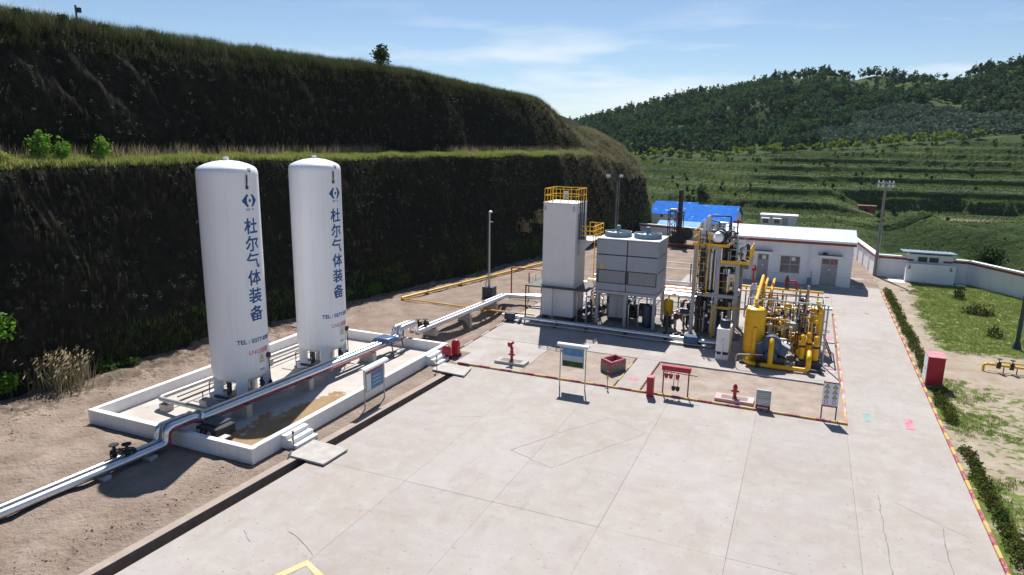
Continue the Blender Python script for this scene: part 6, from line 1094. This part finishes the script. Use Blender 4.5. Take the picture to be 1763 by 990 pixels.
def shrub(name, label, cat, loc, h, rx, ry, m, n, leaf, group=None):
    t = thing(name, label, cat, loc, group); q = rng.normal(size=(n, 3)); q /= np.linalg.norm(q, axis=1)[:, None]; q *= (.55+.5*rng.random((n, 1))); q[:, 2] = np.abs(q[:, 2])
    q = q*(1+.25*np.sin(q[:, :1]*7+loc[1])*np.cos(q[:, 1:2]*6)); q = q*np.array([rx, ry, h])
    V, F = leaves(q, leaf*(.6+.8*rng.random(n))); c = npmesh('foliage', V, F, m); c.parent = t
    mb = MB(); x, y, z = loc
    for k in range(3): a = k*2.1; mb.tube([(x, y, z-.05), (x+math.cos(a)*rx*.4, y+math.sin(a)*ry*.4, z+h*.6)], [.03, .012], 5)
    mb.build('stems', 'bark', t); return t
def nth(n): return str(n)+('th' if 10 < n % 100 < 14 else {1: 'st', 2: 'nd', 3: 'rd'}.get(n % 10, 'th'))
hp = []
for y in np.arange(13.5, 80, .85):
    gap = vnoise(np.array([y*.23]), np.array([3.3]))[0]
    if gap < -.27 or 47.6 < y < 50.6: continue
    hp.append(float(y))
near_ = sorted([y for y in hp if y < 49], reverse=True); far_ = sorted([y for y in hp if y > 49])
for y in hp:
    lb = f'{nth(near_.index(y)+1)} hedge shrub from the red hose cabinet towards the camera' if y < 49 else f'{nth(far_.index(y)+1)} hedge shrub from the red hose cabinet towards the power pole'
    shrub('hedge_shrub', lb, 'shrub', (8.55+random.uniform(-.08, .12), float(y), 0), random.uniform(.28, .60), random.uniform(.32, .52), .6, 'hedge_leaf', 230, .12, 'hedge shrubs along the road')
shrub('lawn_bush', 'wide dark clipped bush on the lawn', 'bush', (15.3, 72.6, 0), .95, 1.35, .8, 'hedge_leaf', 900, .16); shrub('lawn_bush', 'small conical dark bush near the toilet hut', 'bush', (14.95, 79.6, 0), 1.2, .55, .55, 'leaf_dark', 420, .15); shrub('lawn_bush', 'small thin bush nearest the lamp post', 'bush', (14.9, 64.2, 0), .95, .6, .5, 'leaf_dark', 320, .13)
# shrubs on the ledge of the bank
def bshrub(name, label, Y, off, h, rx, m, n, leaf, cl=16, tr=.05): return plant(name, label, 'shrub', tuple(float(v) for v in bank_pt(np.array([Y]), np.array([off]))[0]), h, rx, leaf, m, n, cl, tr)
bshrub('ledge_shrub', 'leftmost bright green shrub on the ledge of the bank', 29.0, 5.3, 2.1, .75, 'leaf_bright', 420, .22); bshrub('ledge_shrub', 'middle bright green shrub on the ledge of the bank', 30.3, 5.2, 1.55, .65, 'leaf_bright', 330, .2); bshrub('ledge_shrub', 'right bright green shrub on the ledge of the bank', 33.0, 5.2, 1.95, .75, 'leaf_bright', 380, .22)
bshrub('ledge_weed', 'low pale weed clump at the left end of the ledge', 26.5, 5.0, .8, .8, 'grass_green', 260, .2)
p_ = bank_pt(np.array([67.9]), np.array([11.6]))[0]; plant('ridge_tree', 'lone dark bushy tree on the skyline of the bank', 'tree', tuple(float(v) for v in p_), 3.1, 1.25, .3, 'leaf_dark', 800, 18, .03)
for k, (Y, h) in enumerate(((31.6, .8), (34.6, .9), (37.6, .8), (41.5, .7), (45.6, .6))): bshrub('crest_bush', ['tiny bush at the far left of the bank skyline', 'tiny bush left of the skyline post', 'tiny bush by the skyline post', 'tiny bush right of the skyline post', 'tiny bush farther right on the bank skyline'][k], Y, 10.4, h, .5, 'leaf_dark', 130, .16, 8)
# leafy boughs and reeds at the foot of the bank on the left
bshrub('bank_sapling', 'bright green bough reaching in from the left edge', 22.2, .2, 4.4, 1.5, 'leaf_bright', 620, .25, 12, .55); bshrub('bank_weed_bush', 'bright green weeds at the lower left edge', 22.6, .0, 1.7, .8, 'leaf_bright', 320, .22)
for k, (Y, off, h, rx, lb) in enumerate(((27.9, -.2, 1.0, .9, 'green weed clump right of the plume grass'), (29.4, -.3, .7, .7, 'small green weed clump at the bank foot near the bund'), (53.5, .0, 1.5, 1.3, 'leafy bush behind the farther tank'), (49.5, .1, 1.4, 1.4, 'leafy bush at the bank foot between the tanks'), (57.5, .1, 1.3, 1.2, 'leafy bush at the bank foot above the yellow pipe'))): bshrub('foot_bush', lb, Y, off, h, rx, 'leaf_green', 420, .2)
def plume(label, Y, off, n, h, spread):
    p = bank_pt(np.array([Y]), np.array([off]))[0]; t = thing('plume_grass', label, 'grass clump', tuple(float(v) for v in p)); P = np.zeros((n, 3)); P[:, :2] = rng.normal(0, spread, (n, 2)); P[:, 2] = -.05
    V, F = tufts(P, h*.75, .05, 5, .7); c = npmesh('blades', V, F, 'grass_dry'); c.parent = t; Q = []; m_ = n*2; b = np.stack([rng.normal(0, spread*1.05, m_), rng.normal(0, spread*1.05, m_), h*(.4+.72*rng.random(m_))], -1)
    d = np.stack([.10+.12*rng.random(m_), .08*rng.normal(size=m_), .10+.16*rng.random(m_)], -1)*h*.36; w_ = np.array([.016, .016, .0])*h
    V = np.stack([b-d, b-w_, b+d, b+w_], 1).reshape(-1, 3); c = npmesh('plumes', V, np.arange(4*m_).reshape(-1, 4), 'grass_pale'); c.parent = t
plume('large pale plume grass at the foot of the bank on the left', 25.2, -.1, 210, 2.0, .75); plume('pale plume grass on the bank left of the white tower', 79.5, .9, 45, 1.5, .6); plume('second pale plume grass on the bank by the white tower', 83.3, 1.1, 45, 1.5, .6)
# row of yellow-green bushes along the hill road, trees on the skyline, bushes behind the wall
def hz(x, y): return float(hill_z(np.array([float(x)]), np.array([float(y)]))[0])
nb_ = 0
for i in range(44):
    x = -92+i*4.9+random.uniform(-1.2, 1.2); y = 299+random.uniform(-1.5, 1.5)+(4 if i % 7 == 0 else 0); s = random.uniform(.7, 1.25)
    if i in (31, 32): continue
    nb_ += 1; plant('road_bush', f'{nth(nb_)} yellow green bush from the left in the row along the hill road', 'bush', (x, y, hz(x, y)), 3.6*s, 2.5*s, .9, 'leaf_yellow', 130, 8, .08, 'bushes along the hill road')
for i in range(30):
    x = -42+i*4.6+random.uniform(-1.5, 1.5); y = 428+random.uniform(-4, 4); h = random.uniform(3.2, 6.2)
    plant('skyline_tree', f'{nth(i+1)} small tree from the left in the row on the far hill crest', 'tree', (x, y, hz(x, y)), h, h*.34, 1.0, 'leaf_forest', 110, 7, .28, 'trees along the far hill crest')
plant('shed_tree', 'grey green tree standing just behind the blue sheds', 'tree', (-21.5, 158, hz(-21.5, 158)), 6.2, 2.2, .6, 'leaf_forest', 420, 12, .15)
for k, (x, y, h, lb) in enumerate(((25.5, 88, 5.2, 'green bush behind the right wall near the toilet hut'), (30, 86, 5.8, 'green bush behind the right wall, middle one'), (34, 82, 6.2, 'green bush behind the right wall at the right edge'), (20.5, 95, 4.4, 'green bush behind the roof end of the toilet hut'), (40, 92, 8, 'large dark bush far right behind the wall'))): plant('wall_bush', lb, 'bush', (x, y, hz(x, y) if y > 91 else -.8), h, h*.52, .42, 'leaf_green' if k < 3 else 'leaf_dark', 900, 18, .05)



# ------------------------------------------------------------------ the air
hm = bpy.data.materials.new('haze_air'); hm.use_nodes = True; hn = hm.node_tree.nodes; hn.clear()
ho = hn.new('ShaderNodeOutputMaterial'); hv = hn.new('ShaderNodeVolumePrincipled'); hv.inputs['Color'].default_value = (0.70, 0.86, 1.0, 1); hv.inputs['Density'].default_value = 0.00006; hv.inputs['Anisotropy'].default_value = 0.2
hm.node_tree.links.new(hv.outputs[0], ho.inputs['Volume']); M['haze_air'] = hm
hb = MB().box(-3600, -3600, -10, 3600, 3600, 105).build('haze', 'haze_air', smooth=False); hb['kind'] = 'stuff'; hb['label'] = 'thin blue haze in the air over the valley'
SC.cycles.volume_bounces = 0
